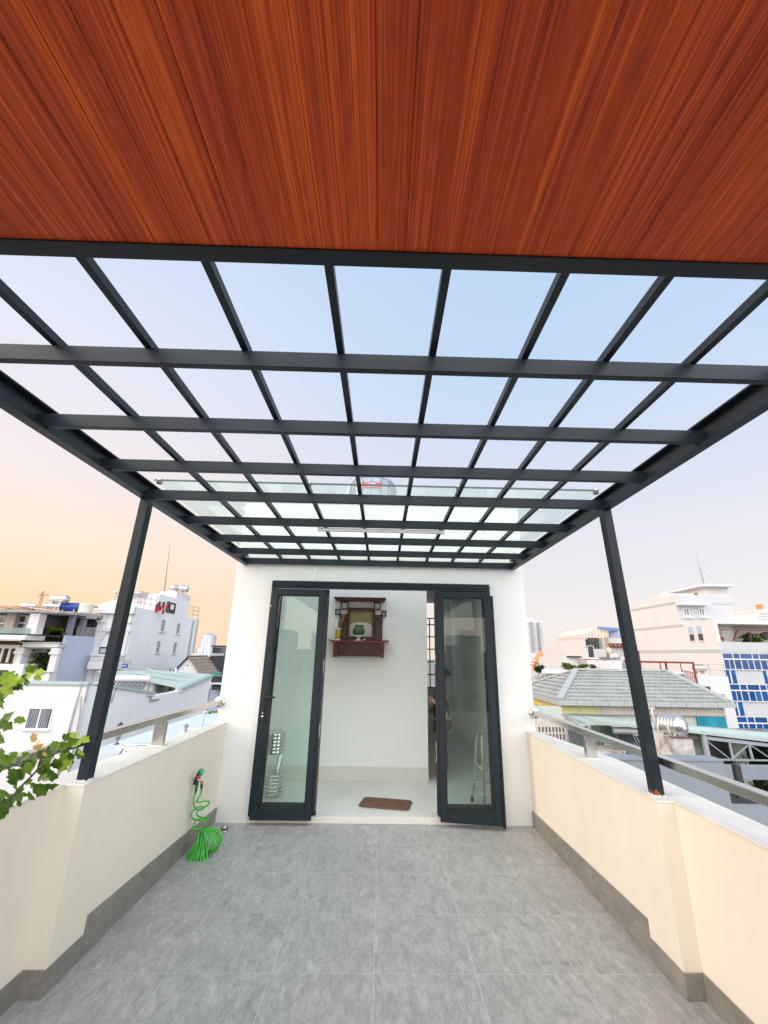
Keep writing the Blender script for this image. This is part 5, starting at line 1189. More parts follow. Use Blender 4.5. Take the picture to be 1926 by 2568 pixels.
ant = thing('lattice_antenna', px(*K3(560,440),y=YA+8), 'thin rusty lattice antenna behind the far left tanks', 'antenna'); m = MB(); p0_, p1_ = px(*K3(545,470),y=YA+8), px(*K3(600,235),y=YA+8)
for dx in (-.15,.15): m.bar(p0_+Vector((dx,0,0)), p1_+Vector((dx*.5,0,0)), .05,.05)
for k in range(9): a, b = p0_.lerp(p1_,k/9), p0_.lerp(p1_,(k+1)/9); m.bar(a+Vector((-.15,0,0)), b+Vector((.12,0,0)), .04,.04)
for k, (dx,dz) in enumerate(((.7,.4),(-.5,.3),(.8,-.2),(-.4,-.5))): q = p0_.lerp(p1_,.65+.08*k); m.bar(q, q+Vector((dx,0,dz)), .05,.05)
m.build('mast', rdrail, ant)
# ---------------------------------------------------------------- right: house with pale green tiled hip roof
YD = 22.0; e0 = px(*K2(275,1000), y=YD); XD = e0.x; zE = e0.z
eL = px(*K2(120,960), x=XD); eR = px(*K2(1405,1003), y=YD)
hd_ = thing('hip_roof_house', ((XD+eR.x)/2,YD+3,GZ), 'house with pale green tiled hip roof and corrugated sheet walls', 'house')
yB = max(eL.y+2.5, YD+7); yR = (YD+yB)/2
R1 = px(*K2(385,800), y=yR); R2 = px(*K2(985,810), y=yR); zR = (R1.z+R2.z)/2; R1 = Vector((R1.x,yR,zR)); R2 = Vector((R2.x,yR,zR))
tile = bpy.data.materials.new('pale_green_roof_tile'); tile.use_nodes = True
def tilemat(m, axis):
    t = m.node_tree; b = t.nodes['Principled BSDF']; n = lambda q: t.nodes.new(q); l = t.links.new
    g = n('ShaderNodeNewGeometry'); sp = n('ShaderNodeSeparateXYZ'); l(g.outputs['Position'], sp.inputs[0])
    a = n('ShaderNodeMath'); a.operation = 'MULTIPLY'; l(sp.outputs[axis], a.inputs[0]); a.inputs[1].default_value = 2*math.pi/.34
    s = n('ShaderNodeMath'); s.operation = 'SINE'; l(a.outputs[0], s.inputs[0])
    bu = n('ShaderNodeBump'); bu.inputs['Strength'].default_value = .25; bu.inputs['Distance'].default_value = .03; l(s.outputs[0], bu.inputs['Height']); l(bu.outputs[0], b.inputs['Normal'])
    no = n('ShaderNodeTexNoise'); no.inputs['Scale'].default_value = 1.1; no.inputs['Detail'].default_value = 8; no.inputs['Roughness'].default_value = .7; l(g.outputs['Position'], no.inputs['Vector'])
    cr = n('ShaderNodeValToRGB'); e = cr.color_ramp.elements; e[0].position = .3; e[1].position = .7; e[0].color = (.26,.275,.258,1); e[1].color = (.39,.405,.385,1)
    l(no.outputs['Fac'], cr.inputs[0]); l(cr.outputs[0], b.inputs['Base Color']); b.inputs['Roughness'].default_value = .6
tilemat(tile, 0)
tile2 = bpy.data.materials.new('pale_green_roof_tile_side'); tile2.use_nodes = True; tilemat(tile2, 1)
def slope(E0, E1, T0, T1, rows, mt, sc=.34):
    """courses of overlapping tiles with a scalloped lower edge"""
    m = MB(); n_ = (E1-E0).cross(T0-E0).normalized()
    if n_.z < 0: n_ = -n_
    for i in range(rows):
        a0, a1 = E0.lerp(T0, i/rows), E1.lerp(T1, i/rows); b0, b1 = E0.lerp(T0, (i+1.08)/rows), E1.lerp(T1, (i+1.08)/rows)
        L_ = (a1-a0).length; k = max(2, int(L_/sc)*4); dn = (a0-b0).normalized()
        lo, hi = [], []
        for j in range(k+1):
            u = j/k; w_ = abs(math.sin(math.pi*L_*u/sc)); p = a0.lerp(a1,u)+n_*(.075+.02*w_)+dn*(.045*(1-w_)); lo.append(p); hi.append(b0.lerp(b1,u)+n_*.012)
        V = [m.bm.verts.new(p) for p in lo]; Wv = [m.bm.verts.new(p) for p in hi]; U = [m.bm.verts.new(p-n_*.085-dn*.02) for p in lo]
        for j in range(k):
            m.bm.faces.new((V[j],V[j+1],Wv[j+1],Wv[j])); m.bm.faces.new((U[j],U[j+1],V[j+1],V[j]))
    return m.build('roof_slope', mt, hd_)
E0 = Vector((XD,YD,zE)); E1 = Vector((eR.x,YD,zE)); B0 = Vector((XD,yB,zE)); B1 = Vector((eR.x,yB,zE))
slope(E0,E1,R1,R2,9,tile); slope(B0,E0,R1+Vector((0,.01,0)),R1,8,tile2)
MB().prism([B0,R1,R2,B1],(0,0,-.02)).build('roof_slope', tile, hd_); MB().prism([E1,R2,B1],(0,0,-.02)).build('roof_slope', tile, hd_)
capm = mat('ridge_cap_green', (.36,.38,.365), .55, var=.1, vscale=3)
m = MB()
for a, b in ((E0,R1),(E1,R2),(R1,R2),(B0,R1)): m.bar(a+Vector((0,0,.09)), b+Vector((0,0,.09)), .30, .09)
m.build('ridge_cap', capm, hd_)
m = MB(); m.box(XD-.12,eR.x+.15,YD-.14,YD-.001,zE-.19,zE+.03); m.box(XD-.14,XD-.001,YD,yB,zE-.19,zE+.03); m.build('gutter', mat('gutter_green', (.38,.41,.395), .6, var=.15, vscale=2), hd_)
m = MB()
for k in range(1,11): x = XD+(eR.x-XD)*k/11; m.box(x,x+.03,YD-.150,YD-.142,zE-.19,zE+.03)
m.build('gutter_joint', cgrey, hd_)
zs1 = px(*K2(700,1088), y=YD+.25).z; zlo = GZ
xg = px(*K2(530,1050), y=YD+.25).x
MB().box(XD+.25,xg,YD+.25,YD+.30,zs1,zE-.19).build('sheet_wall', cyg, hd_); MB().box(xg+.001,eR.x-.15,YD+.25,YD+.30,zs1,zE-.19).build('sheet_wall', ccr, hd_)
MB().box(XD+.20,XD+.249,YD+.25,yB,zs1,zE-.19).build('sheet_wall', cyel, hd_)
gw = mat('pale_green_render', (.46,.51,.47), .85, var=.15, vscale=1.2)
MB().box(XD+.30,eR.x-.2,YD+.31,yB-.2,GZ,zs1-.001).build('wall', gw, hd_)
MB().box(XD+.26,eR.x-.14,YD+.20,YD+.249,zs1-.05,zs1-.001).build('drip_edge', capm, hd_)
a, b = px(*K2(1180,1105),y=YD+.28), px(*K2(1432,1205),y=YD+.28); MB().box(a.x,eR.x-.19,YD+.24,YD+.30,b.z-.3,zs1-.06).build('teal_sheet', cteal, hd_)
# ---------------------------------------------------------------- shed with the pale green canopy and truss, nearer
YS = 17.0
st = thing('canopy_shed', px(*K2(1200,1300),y=YS), 'shed with long pale green sheet canopy on a grey steel truss', 'shed')
t0, t1, t2 = px(*K2(300,1095),y=YS+3.2), px(*K2(860,1172),y=YS), px(*K2(1900,1318),y=YS)
zF = px(*K2(1240,1225),y=YS).z
# sheet sloping along x: traced end points on the front edge, its back edge higher
fa_, fb_ = px(*K2(520,1142),y=YS), px(*K2(2000,1312),y=YS); ba_, bb_ = px(*K2(440,1112),y=YS+2.6), px(*K2(2000,1250),y=YS+2.6)
MB().prism([fa_,fb_,bb_,ba_],(0,0,.05)).build('canopy', groof2, st)
m = MB(); n = 90
for k in range(n): a = fa_.lerp(fb_,k/n); b = ba_.lerp(bb_,k/n); m.bar(a+Vector((0,-.01,.06)),b+Vector((0,0,.06)),.04,.03)
m.build('sheet_rib', groof2, st)
a = px(*K2(300,1092),y=YS+3); b = px(*K2(470,1165),y=YS+.2); MB().prism([a,ba_+Vector((0,.4,0)),fa_,b+Vector((-.3,0,0))],(0,0,-.05)).build('canopy', groof, st)
MB().bar(px(*K2(305,1100),y=YS+2.9), px(*K2(470,1172),y=YS+.1), .12,.14).build('edge_beam', cgrey, st)
gst = mat('truss_grey_steel', (.30,.33,.37), .5)
m = MB(); pv = [px(*K2(*p),y=YS+.1) for p in ((1232,1245),(1262,1390),(1900,1400),(1900,1322),(1400,1272),(1428,1393),(1530,1290),(1558,1395),(1410,1390),(1659,1372),(1659,1300),(1700,1396))]
m.bar(pv[0]+Vector((0,0,.2)), pv[1]+Vector((0,0,-.05)), .15,.12,(0,1,0)); m.bar(pv[1],pv[2],.05,.05); m.bar(pv[0],pv[3],.09,.11)
m.build('truss_frame', gst, st)
m = MB(); m.bar(pv[4],pv[5],.06,.07,(0,1,0)); m.bar(pv[6],pv[7],.06,.07,(0,1,0)); m.bar(pv[0]+Vector((0,-.04,-.05)),pv[8],.03,.03); m.bar(pv[8]+Vector((0,-.04,0)),pv[6],.035,.04); m.bar(pv[6]+Vector((0,-.04,0)),pv[9],.03,.03); m.build('truss_brace', gst, st)
a = px(*K2(1240,1260),y=YS+1.5); b = px(*K2(1320,1520),y=YS+1.5); MB().box(a.x-1.2,a.x+9,YS+2.7,YS+3,GZ,zF-.2).build('back_wall', cshade, st)
a, b = px(*K2(1150,1230),y=YS+.9), px(*K2(1235,1400),y=YS+.9); MB().box(a.x,b.x,YS+.9,YS+1.1,b.z-2,a.z).build('green_wall', mat('mossy_green_wall', (.26,.33,.25), .9, var=.2, stain=.3, vscale=1.5), st)
a, b = px(*K2(1425,1300),y=YS+1.8), px(*K2(1555,1520),y=YS+1.8); MB().box(a.x,b.x,YS+1.8,YS+2.0,b.z-2,a.z+.4).build('green_wall', mat('mossy_grey_wall', (.30,.33,.27), .9, var=.2, stain=.35, vscale=1.2), st)
# lower left part: wall, screen blocks, shutter, corrugated door
a, b = px(*K2(118,1040),y=YS+2.9), px(*K2(300,1160),y=YS+2.9); MB().box(a.x-1.0,b.x,YS+2.9,YS+3.3,GZ,a.z).build('wall', gw, st)
YQ = YS+1.6
sb = thing('breeze_block_wall', px(*K2(230,1200),y=YQ), 'cream breeze block wall with two rows of square openings by the right handrail end', 'wall')
a, b = px(*K2(125,1140),y=YQ), px(*K2(325,1330),y=YQ); crb = mat('cream_breeze_block', (.58,.52,.46), .85, var=.1)
za = px(*K2(225,1175),y=YQ).z; zb_2 = px(*K2(225,1210),y=YQ).z; zc_2 = px(*K2(225,1262),y=YQ).z
m = MB(); m.box(a.x,b.x,YQ,YQ+.2,za,za+.4); m.box(a.x,b.x,YQ,YQ+.2,zb_2-.06,zb_2); m.box(a.x,b.x,YQ,YQ+.2,zc_2-3,zc_2)
for k in range(9): x = a.x+(b.x-a.x)*k/8; m.box(x-.03,x+.03,YQ-.01,YQ+.19,zc_2+.001,za-.001)
m.build('block_lattice', crb, sb); MB().box(a.x,b.x,YQ+.3,YQ+.34,zb_2,za).build('dark_backing', cdark, sb); MB().box(a.x,b.x,YQ+.3,YQ+.34,zc_2,zb_2-.01).build('mesh_backing', cgrey, sb)
def RS(A_, B_, y, d, nm, mt, par, **k):
    a, b = px(*A_,y=y), px(*B_,y=y); return MB().box(a.x,b.x,y,y+d,b.z,a.z).build(nm, mt, par, **k)
RS(K2(325,1160),K2(470,1300),YQ,.2,'shutter',mat('grey_green_shutter', (.16,.20,.20), .6, var=.2),st)
RS(K2(318,1150),K2(345,1330),YQ-.1,.08,'shutter_frame',gst,st); RS(K2(455,1150),K2(480,1300),YQ-.1,.08,'shutter_frame',gst,st)
RS(K2(330,1300),K2(480,1500),YQ-.05,.3,'pink_grey_base',mat('pink_grey_render', (.36,.30,.29), .9, var=.15),st)
RS(K2(468,1165),K2(640,1340),YQ+.1,.1,'pale_sheet',corr('mint_sheet', (.42,.56,.48), 50, .15),st); RS(K2(560,1175),K2(780,1345),YQ-.1,.1,'green_sheet',cgd,st)
RS(K2(540,1338),K2(910,1500),YQ-1.4,1.2,'dirty_ledge',stained,st)
m = MB(); c_ = [px(*K2(*p),y=YQ-1.0) for p in ((690,1255),(690,1330),(890,1325),(890,1215))]; m.tube(c_,.04,6); m.tube([px(*K2(570,1290),y=YQ-1),px(*K2(690,1300),y=YQ-1),px(*K2(880,1310),y=YQ-1)],.03,6); m.build('pipework', cgrey, st)
c = px(*K2(725,1200),y=YQ-1.2); solar(c, .95, 'solar water heater with white tank tilted beside the green sheet door', ang=-8, tubes=9, drop=.55, run=.75)
# big steel tank on a stained concrete block
YT = 14.5
blk = thing('concrete_block', px(*K2(1100,1380),y=YT), 'stained white concrete tank base under the large horizontal tank', 'plinth')
RS(K2(1012,1245),K2(1188,1420),YT,1.2,'near_block',stained,blk); RS(K2(905,1215),K2(1008,1330),YT+1.0,.8,'far_block',stained,blk)
MB().bar(px(*K2(1000,1240),y=YT-.03),px(*K2(1195,1248),y=YT-.03),.05,.03).build('angle_iron', mat('dull_rust', (.12,.06,.04), .8), blk)
a, b = px(*K2(1075,1165),y=YT), px(*K2(960,1165),y=YT+1.3)
tk2 = htank(px(*K2(1018,1163),y=YT+.55), 0.62, .335, 'large horizontal stainless tank with ribbed round end on the stained concrete base', ang=-58, stripes=False, leg=.12)
m = MB()
for rr in (.16,.24,.32): m.lathe([(rr*.8,.425-rr*.2),(rr*.8+.03,.43-rr*.2),(rr*.8+.03,.40-rr*.2),(rr*.8,.39-rr*.2)], (0,0,0), 'X', 32)
A = Matrix.Translation(px(*K2(1018,1163),y=YT+.55)) @ Matrix.Rotation(R(-58),4,'Z'); bmesh.ops.transform(m.bm, matrix=A, verts=m.bm.verts); m.build('end_ring', tank_m, tk2)
for k, pp in enumerate((((882,1050),(895,1100),(918,1200)),((930,1120),(925,1180),(950,1320)),((985,1150),(1000,1200),(1012,1240)))):
    m = MB(); m.tube([px(*K2(*p),y=YT-.2+.1*k) for p in pp], .028, 8)
    if k == 0: q = px(*K2(882,1050),y=YT-.2); m.bar(q+Vector((-.1,0,0)),q+Vector((.1,0,0)),.05,.05)
    m.build('supply_pipe', mat('pvc_cream', (.62,.56,.48), .5) if 'pvc_cream' not in MATS else MATS['pvc_cream'], tk2)
# near grey-blue wall with the dark framed opening
YN = 8.5
nw = thing('grey_blue_annex', px(*K2(1200,1600),y=YN), 'smooth grey-blue neighbouring wall with dark framed opening, lower right', 'building')
gbl = mat('grey_blue_render', (.26,.285,.315), .85, var=.07, vscale=1.2, bump=.1, bscale=60)
wa = px(*K2(545,1388),y=YN); wb_ = px(*K2(1362,1402),y=YN); wo = [px(*K2(*p),y=YN) for p in ((1362,1402),(1420,1682))]
xo_ = wo[0].x; zt3 = wb_.z; zb3 = wo[1].z
MB().box(wa.x-4,xo_,YN,YN+.3,GZ,zt3).build('wall', gbl, nw); MB().box(xo_+.001,xo_+9,YN,YN+.3,GZ,zb3).build('wall', gbl, nw)
MB().box(xo_-.0,xo_+.07,YN-.01,YN+.05,zb3+.001,zt3-.4).build('opening_frame', cdark, nw); MB().box(xo_+.071,xo_+9,YN-.01,YN+.05,zb3+.001,zb3+.07).build('opening_frame', cdark, nw)
MB().box(xo_+.35,xo_+.45,YN+.2,YN+.3,zb3+.081,zt3-.1).build('opening_frame', cdark, nw)
MB().box(xo_+.1,xo_+9,YN+1.2,YN+1.3,zb3+.081,zb3+.33).build('inner_wall', gbl, nw)
MB().box(wa.x-4,xo_-.02,YN-.02,YN+.32,zt3+.001,zt3+.03).build('coping', gbl, nw)
# dark tree beyond the truss
def tree(name, c, r, n, size, seed, mt, label, group=None, base=GZ):
    c = Vector(c); t = thing(name, (c.x,c.y,base), label, 'tree', group); m = MB(); random.seed(seed)
    for k in range(7):
        o_ = Vector((random.uniform(-.6,.6)*r[0],random.uniform(-.6,.6)*r[1],random.uniform(-.5,.6)*r[2])); shrub(m, c+o_, (r[0]*.5,r[1]*.5,r[2]*.45), n//7, size, seed*10+k)
    m.build('crown', mt, t)
    m = MB(); m.tube([(c.x,c.y,base),(c.x+.1,c.y,base+(c.z-base)*.6),(c.x,c.y,c.z)], [r[0]*.10,r[0]*.07,r[0]*.03], 8)
    for k in range(5): a_ = k*1.3; m.tube([(c.x+.05,c.y,c.z-r[2]*.8),(c.x+r[0]*.6*math.cos(a_),c.y+r[1]*.6*math.sin(a_),c.z+r[2]*.2)], [r[0]*.04,r[0]*.015], 6)
    m.build('trunk', bark, t); return t
c = px(*K2(1640,1430),y=YS+2.2); tree('courtyard_tree', (c.x,YS+2.0,c.z-.2), (1.5,.6,1.5), 2600, .16, 12, folg3, 'dark leafy tree behind the grey steel truss at the right edge')
# ---------------------------------------------------------------- right: tall building with blue glass
YE = 42.0; XE = px(*K2(1345,680), y=YE).x
eb = thing('blue_glass_building', (XE+10,YE+8,GZ), 'tall peach-white building with grey-green bands and blue glass front', 'building')
yfar = px(*KE(108,700), x=XE).y; z2t = px(*KE(1040,1040), y=YE).z
z_side_top = px(*KE(620,640), x=XE).z
yU = px(*KE(590,505), x=XE).y; zU = px(*KE(590,505), x=XE).z; zterr = px(*KE(990,800), x=XE).z
xUr = px(*KE(1230,590), y=yU).x
MB().box(XE,XE+26,YE,yfar,GZ,z2t).build('lower_block', cpeach, eb)
fwm = mat('shaded_front_grey', (.47,.48,.505), .85, var=.06, vscale=.4)  # front dimmer than the sunlit side: shade put into this grey
MB().box(XE+.02,XE+26,YE-.0019,YE-.0004,GZ,z2t-.02).build('shaded_front_skin', fwm, eb)
# upper block steps back
MB().box(XE,xUr,yU,yfar,z2t+.001,zU).build('upper_block', cpeach, eb)
yM = px(*KE(1000,800), x=XE).y
zM = px(*KE(995,795), x=XE).z
MB().box(XE,XE+26,YE+4.5,yU-.001,z2t+.001,zM).build('terrace_block', cpeach, eb)
MB().box(XE+.02,xUr-.02,yU-.0019,yU-.0004,zM+.02,zU-.02).build('shaded_front_skin', fwm, eb)
m = MB(); m.box(XE,XE+26,YE+.1,YE+4.499,zM-.35,zM); m.box(XE,XE+.35,YE+.1,YE+4.499,z2t+.001,zM-.351); m.build('terrace_canopy', cpeach, eb)
x_ = px(*KE(1350,900),y=YE+.3).x; MB().box(x_-.7,x_+.7,YE+2.2,YE+4.49,z2t,zM-.351).build('terrace_pier', cpeach, eb)
m = MB(); x0 = XE+.6
m.bar((x0,YE+.15,z2t+1.15),(XE+25,YE+.15,z2t+1.15),.06,.06)
for k in range(9): m.bar((x0+k*2.8,YE+.15,z2t),(x0+k*2.8,YE+.15,z2t+1.15),.05,.05)
m.build('terrace_railing', redst, eb)
for k, (u, v) in enumerate(((1000,930),(1190,930))): pass
# side slit windows on the peach face (terrace block), panes part of each
for u0, v0, u1, v1 in ((775,855,815,1045),(868,843,918,1042)):
    a, b = px(*KE(u0,v0),x=XE), px(*KE(u1,v1),x=XE); m = MB(); yy = (a.y+b.y)/2; hw = .42; m.box(XE-.06,XE-.002,yy-hw,yy+hw,b.z,a.z); f_ = m.build('window', alu, eb); MB().box(XE-.09,XE-.061,yy-.32,yy+.32,b.z+.15,(a.z+b.z)/2-.05).build('pane', cityglass, f_); MB().box(XE-.09,XE-.061,yy-.32,yy+.32,(a.z+b.z)/2+.05,a.z-.15).build('pane', cblue, f_)
# upper front windows with canopy
for u in (730,903):
    a, b = px(*KE(u-47,652),y=yU), px(*KE(u+43,748),y=yU); m = MB(); frame(m,a.x,b.x,b.z,a.z,.12,yU-.08,yU-.002); m.box((a.x+b.x)/2-.06,(a.x+b.x)/2+.06,yU-.078,yU-.004,b.z+.12,a.z-.12); f_ = m.build('window', alu, eb); MB().box(a.x+.05,b.x-.05,yU-.04,yU-.01,b.z+.05,a.z-.05).build('pane', cityglass, f_)
    MB().box(a.x-.2,b.x+.2,yU-.3,yU-.003,b.z-.25,b.z-.08).build('sill', cw, f_)
a, b = px(*KE(618,600),y=yU-1), px(*KE(960,622),y=yU-1); MB().box(XE,b.x+.5,yU-1.0,yU-.001,b.z,a.z+.1).build('window_canopy', cw, eb)
# bands
m = MB()
for v0, v1, y0_, x1_ in ((582,605,yU,xUr),):
    za, zb4 = px(*KE(600,v0),x=XE).z, px(*KE(600,v1),x=XE).z; m.box(XE-.05,XE-.001,yU,yfar,zb4,za); m.box(XE-.05,xUr,yU-.05,yU-.001,zb4,za)
za, zb4 = px(*KE(650,842),x=XE).z, px(*KE(650,868),x=XE).z; m.box(XE-.05,XE-.001,YE+4.5,yfar,zb4,za)
za, zb4 = px(*KE(1085,1122),y=YE).z, px(*KE(1085,1160),y=YE).z; m.box(XE-.05,XE-.001,YE,yfar,zb4,za); m.box(XE-.05,XE+26,YE-.05,YE-.001,zb4,za)
m.build('band', bandm, eb)
# parapet notch blocks and head house
a, b = px(*KE(290,490),x=XE), px(*KE(440,520),x=XE); MB().box(XE,XE+4,b.y,a.y,zU+.001,px(*KE(430,488),x=XE).z).build('roof_block', cpeach, eb)
yH = yU+3.5; a = px(*KE(870,425),y=yH); b = px(*KE(1195,400),y=yH); zh = px(*KE(880,420),y=yH).z
MB().box(a.x+.6,b.x,yH,yH+6,zU+.001,zh).build('head_house', cpeach, eb)
MB().box(a.x-.2,b.x+.1,yH-1.0,yH+7,zh+.001,px(*KE(880,382),y=yH-1).z).build('head_house_roof', cw, eb)
p = px(*KE(850,470),x=a.x+.6); MB().box(a.x+.52,a.x+.599,yH+1.2,yH+2.6,zU+.1,zh-.5).build('head_house_door', cshade, eb)
# blue glazing on the front, from the photo's bays
us = [455,625,740,940,1050]; xs = [px(*KW(u,550),y=YE).x for u in us]; per1, per2 = xs[2]-xs[1], xs[3]-xs[2]
while len(xs) < 24: xs.append(xs[-1]+(per2 if len(xs)%2 == 1 else per1))
def zat(v, u): return px(*KW(u,v),y=YE).z
rows = [(zat(512,480),zat(592,480)),(zat(612,500),zat(765,520))]; pitch = zat(512,480)-zat(1018,600)
for fl_ in range(7):
    dz = -pitch*fl_; (a1,a0),(b1,b0) = rows; w_ = MB(); fr_x = MB()
    gl1 = MB(); gl1.box(xs[0]+.05,xs[-1],YE-.03,YE-.002,a0+dz,a1+dz); gl1.box(xs[0]+.05,xs[-1],YE-.03,YE-.002,b0+dz,b1+dz)
    zl0, zl1 = a1+dz-pitch+.10, b0+dz-.12
    for k in (0,4,8,12,16,20):
        if k+1 < len(xs): gl1.box(xs[k]+.05,xs[k]+(xs[1]-xs[0])*.92,YE-.03,YE-.002,zl0,zl1)
    g_o = gl1.build('glazing', bluegl, eb)
    for i, x in enumerate(xs): fr_x.box(x-.028,x+.028,YE-.10,YE-.031,b0+dz-.1,a1+dz+.08)
    fr_x.box(xs[0]-.07,xs[-1],YE-.11,YE-.101,b1+dz,a0+dz+.0); fr_x.box(xs[0]-.07,xs[-1],YE-.11,YE-.032,b0+dz-.06,b0+dz); fr_x.box(xs[0]-.07,xs[-1],YE-.11,YE-.101,a1+dz,a1+dz+.05)
    for i in range(0,len(xs)-1,2):
        xm3 = (xs[i]+xs[i+1])/2; fr_x.box(xm3-.025,xm3+.025,YE-.12,YE-.101,b0+dz,b1+dz)
    for k in (0,4,8,12,16,20): xm3 = xs[k]+(xs[1]-xs[0])*.40; fr_x.box(xm3-.05,xm3+.05,YE-.09,YE-.031,zl0,zl1)
    fr_x.build('mullions', alu, g_o)
    random.seed(fl_)
    for i in range(2,12,2):
        if random.random() < .6: MB().box((xs[i]+xs[i+1])/2+.06,xs[i+1]-.1,YE-.045,YE-.0305,b0+dz+.05,b1+dz-.05).build('light_pane', bluegl2, g_o)
# terrace clutter
for u0,v0,u1,v1,nm,mt_x,lb,ct_ in ((1090,985,1165,1025,'red_stool_frame',redst,'red metal stand behind the terrace railing of the blue glass building','stand'),(1240,910,1335,1030,'clothes_pole',redst,'leaning pole on the terrace of the blue glass building','pole')):
    a, b = px(*KE(u0,v0),y=YE+1), px(*KE(u1,v1),y=YE+1)
    m = MB()
    if nm == 'clothes_pole': m.bar(Vector((a.x,YE+1,b.z)),Vector((b.x,YE+1,a.z)),.10,.10)
    else:
        frame(m,a.x,b.x,b.z,a.z,.15,YE+1,YE+1.15)
    solo(nm, m, mt_x, a, lb, ct_)
c = px(*KE(1600,985),y=YE+1.2); t_ = thing('black_umbrella', c, 'folded black umbrella on a rod over the terrace at the right edge', 'umbrella'); m = MB(); m.tube([px(*KE(1480,955),y=YE+1.2),px(*KE(1640,960),y=YE+1.2)],.05,6); m.build('rod', cdark, t_); m = MB(); m.tube([px(*KE(1570,958),y=YE+1.2),px(*KE(1610,960),y=YE+1.2),px(*KE(1640,1020),y=YE+1.2)],[.1,.45,.12],10); m.build('canopy', cdark, t_)
c = px(*KE(1440,1010),y=YE+1.3); plant('terrace_aloe', (c.x,YE+1.3,c.z), (.7,.4,.5), 120, .4, 51, folg3, 'dark spiky plant on the terrace of the blue glass building', .3)
c = px(*KE(1525,1018),y=YE+1.3); plant('terrace_fern', (c.x,YE+1.3,c.z), (.6,.4,.35), 120, .3, 52, foliage, 'low green plant right of the spiky one on the blue glass building terrace', .3)
a, b = px(*KE(928,375),y=yH), px(*KE(832,0),y=yH); mast = thing('guyed_antenna', a, 'tall thin guyed antenna mast on the blue glass building', 'antenna'); MB().tube([a,b],[.07,.04],6).build('mast', gst, mast)
m = MB(); q = a.lerp(b,.42); m.tube([q, px(*KE(1080,372),y=yH)],.012,4); m.tube([q, px(*KE(745,395),y=yH)],.012,4); m.build('guy_wire', gst, mast)
# ---------------------------------------------------------------- white block with railing, red steel frame, tank
YK = 30.0
kb = thing('white_flat_house', px(*K2(1300,900),y=YK), 'plain white flat-roofed house between the hip roof and the blue glass', 'house')
a = px(*K2(1190,836),y=YK); b = px(*K2(1392,838),y=YK); MB().box(a.x,b.x,YK,YK+5,GZ,(a.z+b.z)/2).build('wall', cw, kb)
RS(K2(1205,905),K2(1285,960),YK-.05,.049,'opening',cdark,kb); RS(K2(1305,955),K2(1380,1000),YK-.05,.049,'window',cgrey,kb)
m = MB(); zt4 = (a.z+b.z)/2; rail(m,[(a.x,YK+.2,zt4),(b.x,YK+.2,zt4)],.75,r=.03,mids=1,step=.9); m.build('roof_railing', gst, kb)
tank_at(K2(1150,758), K2(1252,812), YK+2, 'old horizontal tank on the plain white flat-roofed house', ang=-5, mt=mat('aged_tank', (.50,.43,.36), .35, .7, var=.3, vscale=3), stripes=False, leg=.35)
YF2 = 27.5
rf_ = thing('red_steel_frame', px(*K2(980,780),y=YF2), 'dark red steel frame standing behind the hip roof ridge', 'frame')
pt = lambda a_, b_: px(*K2(a_,b_),y=YF2)
m = MB(); m.bar(pt(700,738),pt(1165,748),.09,.11); zz0 = pt(980,815).z
for u, w_ in ((940,.05),(978,.09),(1075,.04),(1160,.08)): p = pt(u,746); m.bar(p,Vector((p.x,YF2,zz0-.6)),w_,w_)
m.build('beam', redst, rf_)
p = pt(795,700); q = pt(820,800); MB().box(p.x-.0,q.x+.15,YF2+.2,YF2+.5,q.z-1,p.z+.3).build('red_column', redst, rf_)
sr = thing('spiral_stair_rail', pt(1160,830), 'rusty curved stair railing at the end of the red steel frame', 'railing'); m = MB()
for k in range(8): u = 1100+k*11; p, q = pt(u,805+k*2), pt(u+4,868+k*1.5); m.bar(p,q,.035,.035)
m.tube([pt(1090,800),pt(1140,808),pt(1185,818)],.03,6); m.tube([pt(1100,865),pt(1150,872),pt(1188,878)],.03,6); m.build('rail', rdrail, sr)
q = thing('red_tiled_slope', pt(1100,860), 'small patch of dull red roof behind the hip roof', 'roof'); MB().prism([pt(1040,825),pt(1095,830),pt(1165,880),pt(1110,880)],(0,1.5,.2)).build('red_sheet', mat('dull_red_sheet', (.34,.09,.07), .7, var=.2), q); MB().tube([pt(1000,815),pt(1095,820)],.10,8).build('roll', cw, q)
# ---------------------------------------------------------------- mid distance houses
h6 = bld('gabled_workshop', KD(812,440), KD(1330,900), 62, 12, cpeach, 'peach gabled building with balcony grille and blue-edged roof in the middle distance')
a, g, b = px(*KD(805,388),y=61.9), px(*KD(975,300),y=61.9), px(*KD(1130,350),y=61.9); c0_ = px(*KD(812,440),y=61.9)
MB().prism([Vector((a.x,61.9,c0_.z)),a,g,b,Vector((b.x,61.9,c0_.z))],(0,10,0)).build('gable', corr('cream_cladding', (.66,.58,.50), 14, .06), h6)
MB().prism([g+Vector((0,-.2,.15)),b+Vector((0,-.2,.15)),px(*KD(1500,330),y=64),px(*KD(1250,300),y=66)],(0,0,-.15)).build('roof', mat('blue_roof_sheet', (.14,.20,.36), .5), h6)
RS(KD(1150,345),KD(1530,445),62.5,.3,'glazed_panel',cblue,h6)
RS(KD(865,445),KD(1060,590),61.7,.19,'balcony_glazing',mat('greenish_glazing', (.30,.34,.26), .4, var=.5, vscale=.6),h6); RS(KD(1100,430),KD(1150,560),61.7,.19,'ochre_panel',mat('ochre_panel', (.42,.33,.18), .7, var=.3),h6)
m = MB(); a, b = px(*KD(865,445),y=61.6), px(*KD(1005,590),y=61.6)
for k in range(4): x = a.x+(b.x-a.x)*k/3; m.box(x-.06,x+.06,61.55,61.69,b.z,a.z)
for k in range(4): zz = b.z+(a.z-b.z)*k/3; m.box(a.x,b.x,61.5,61.54,zz-.05,zz+.05)
m.build('balcony_grille', cdark, h6)
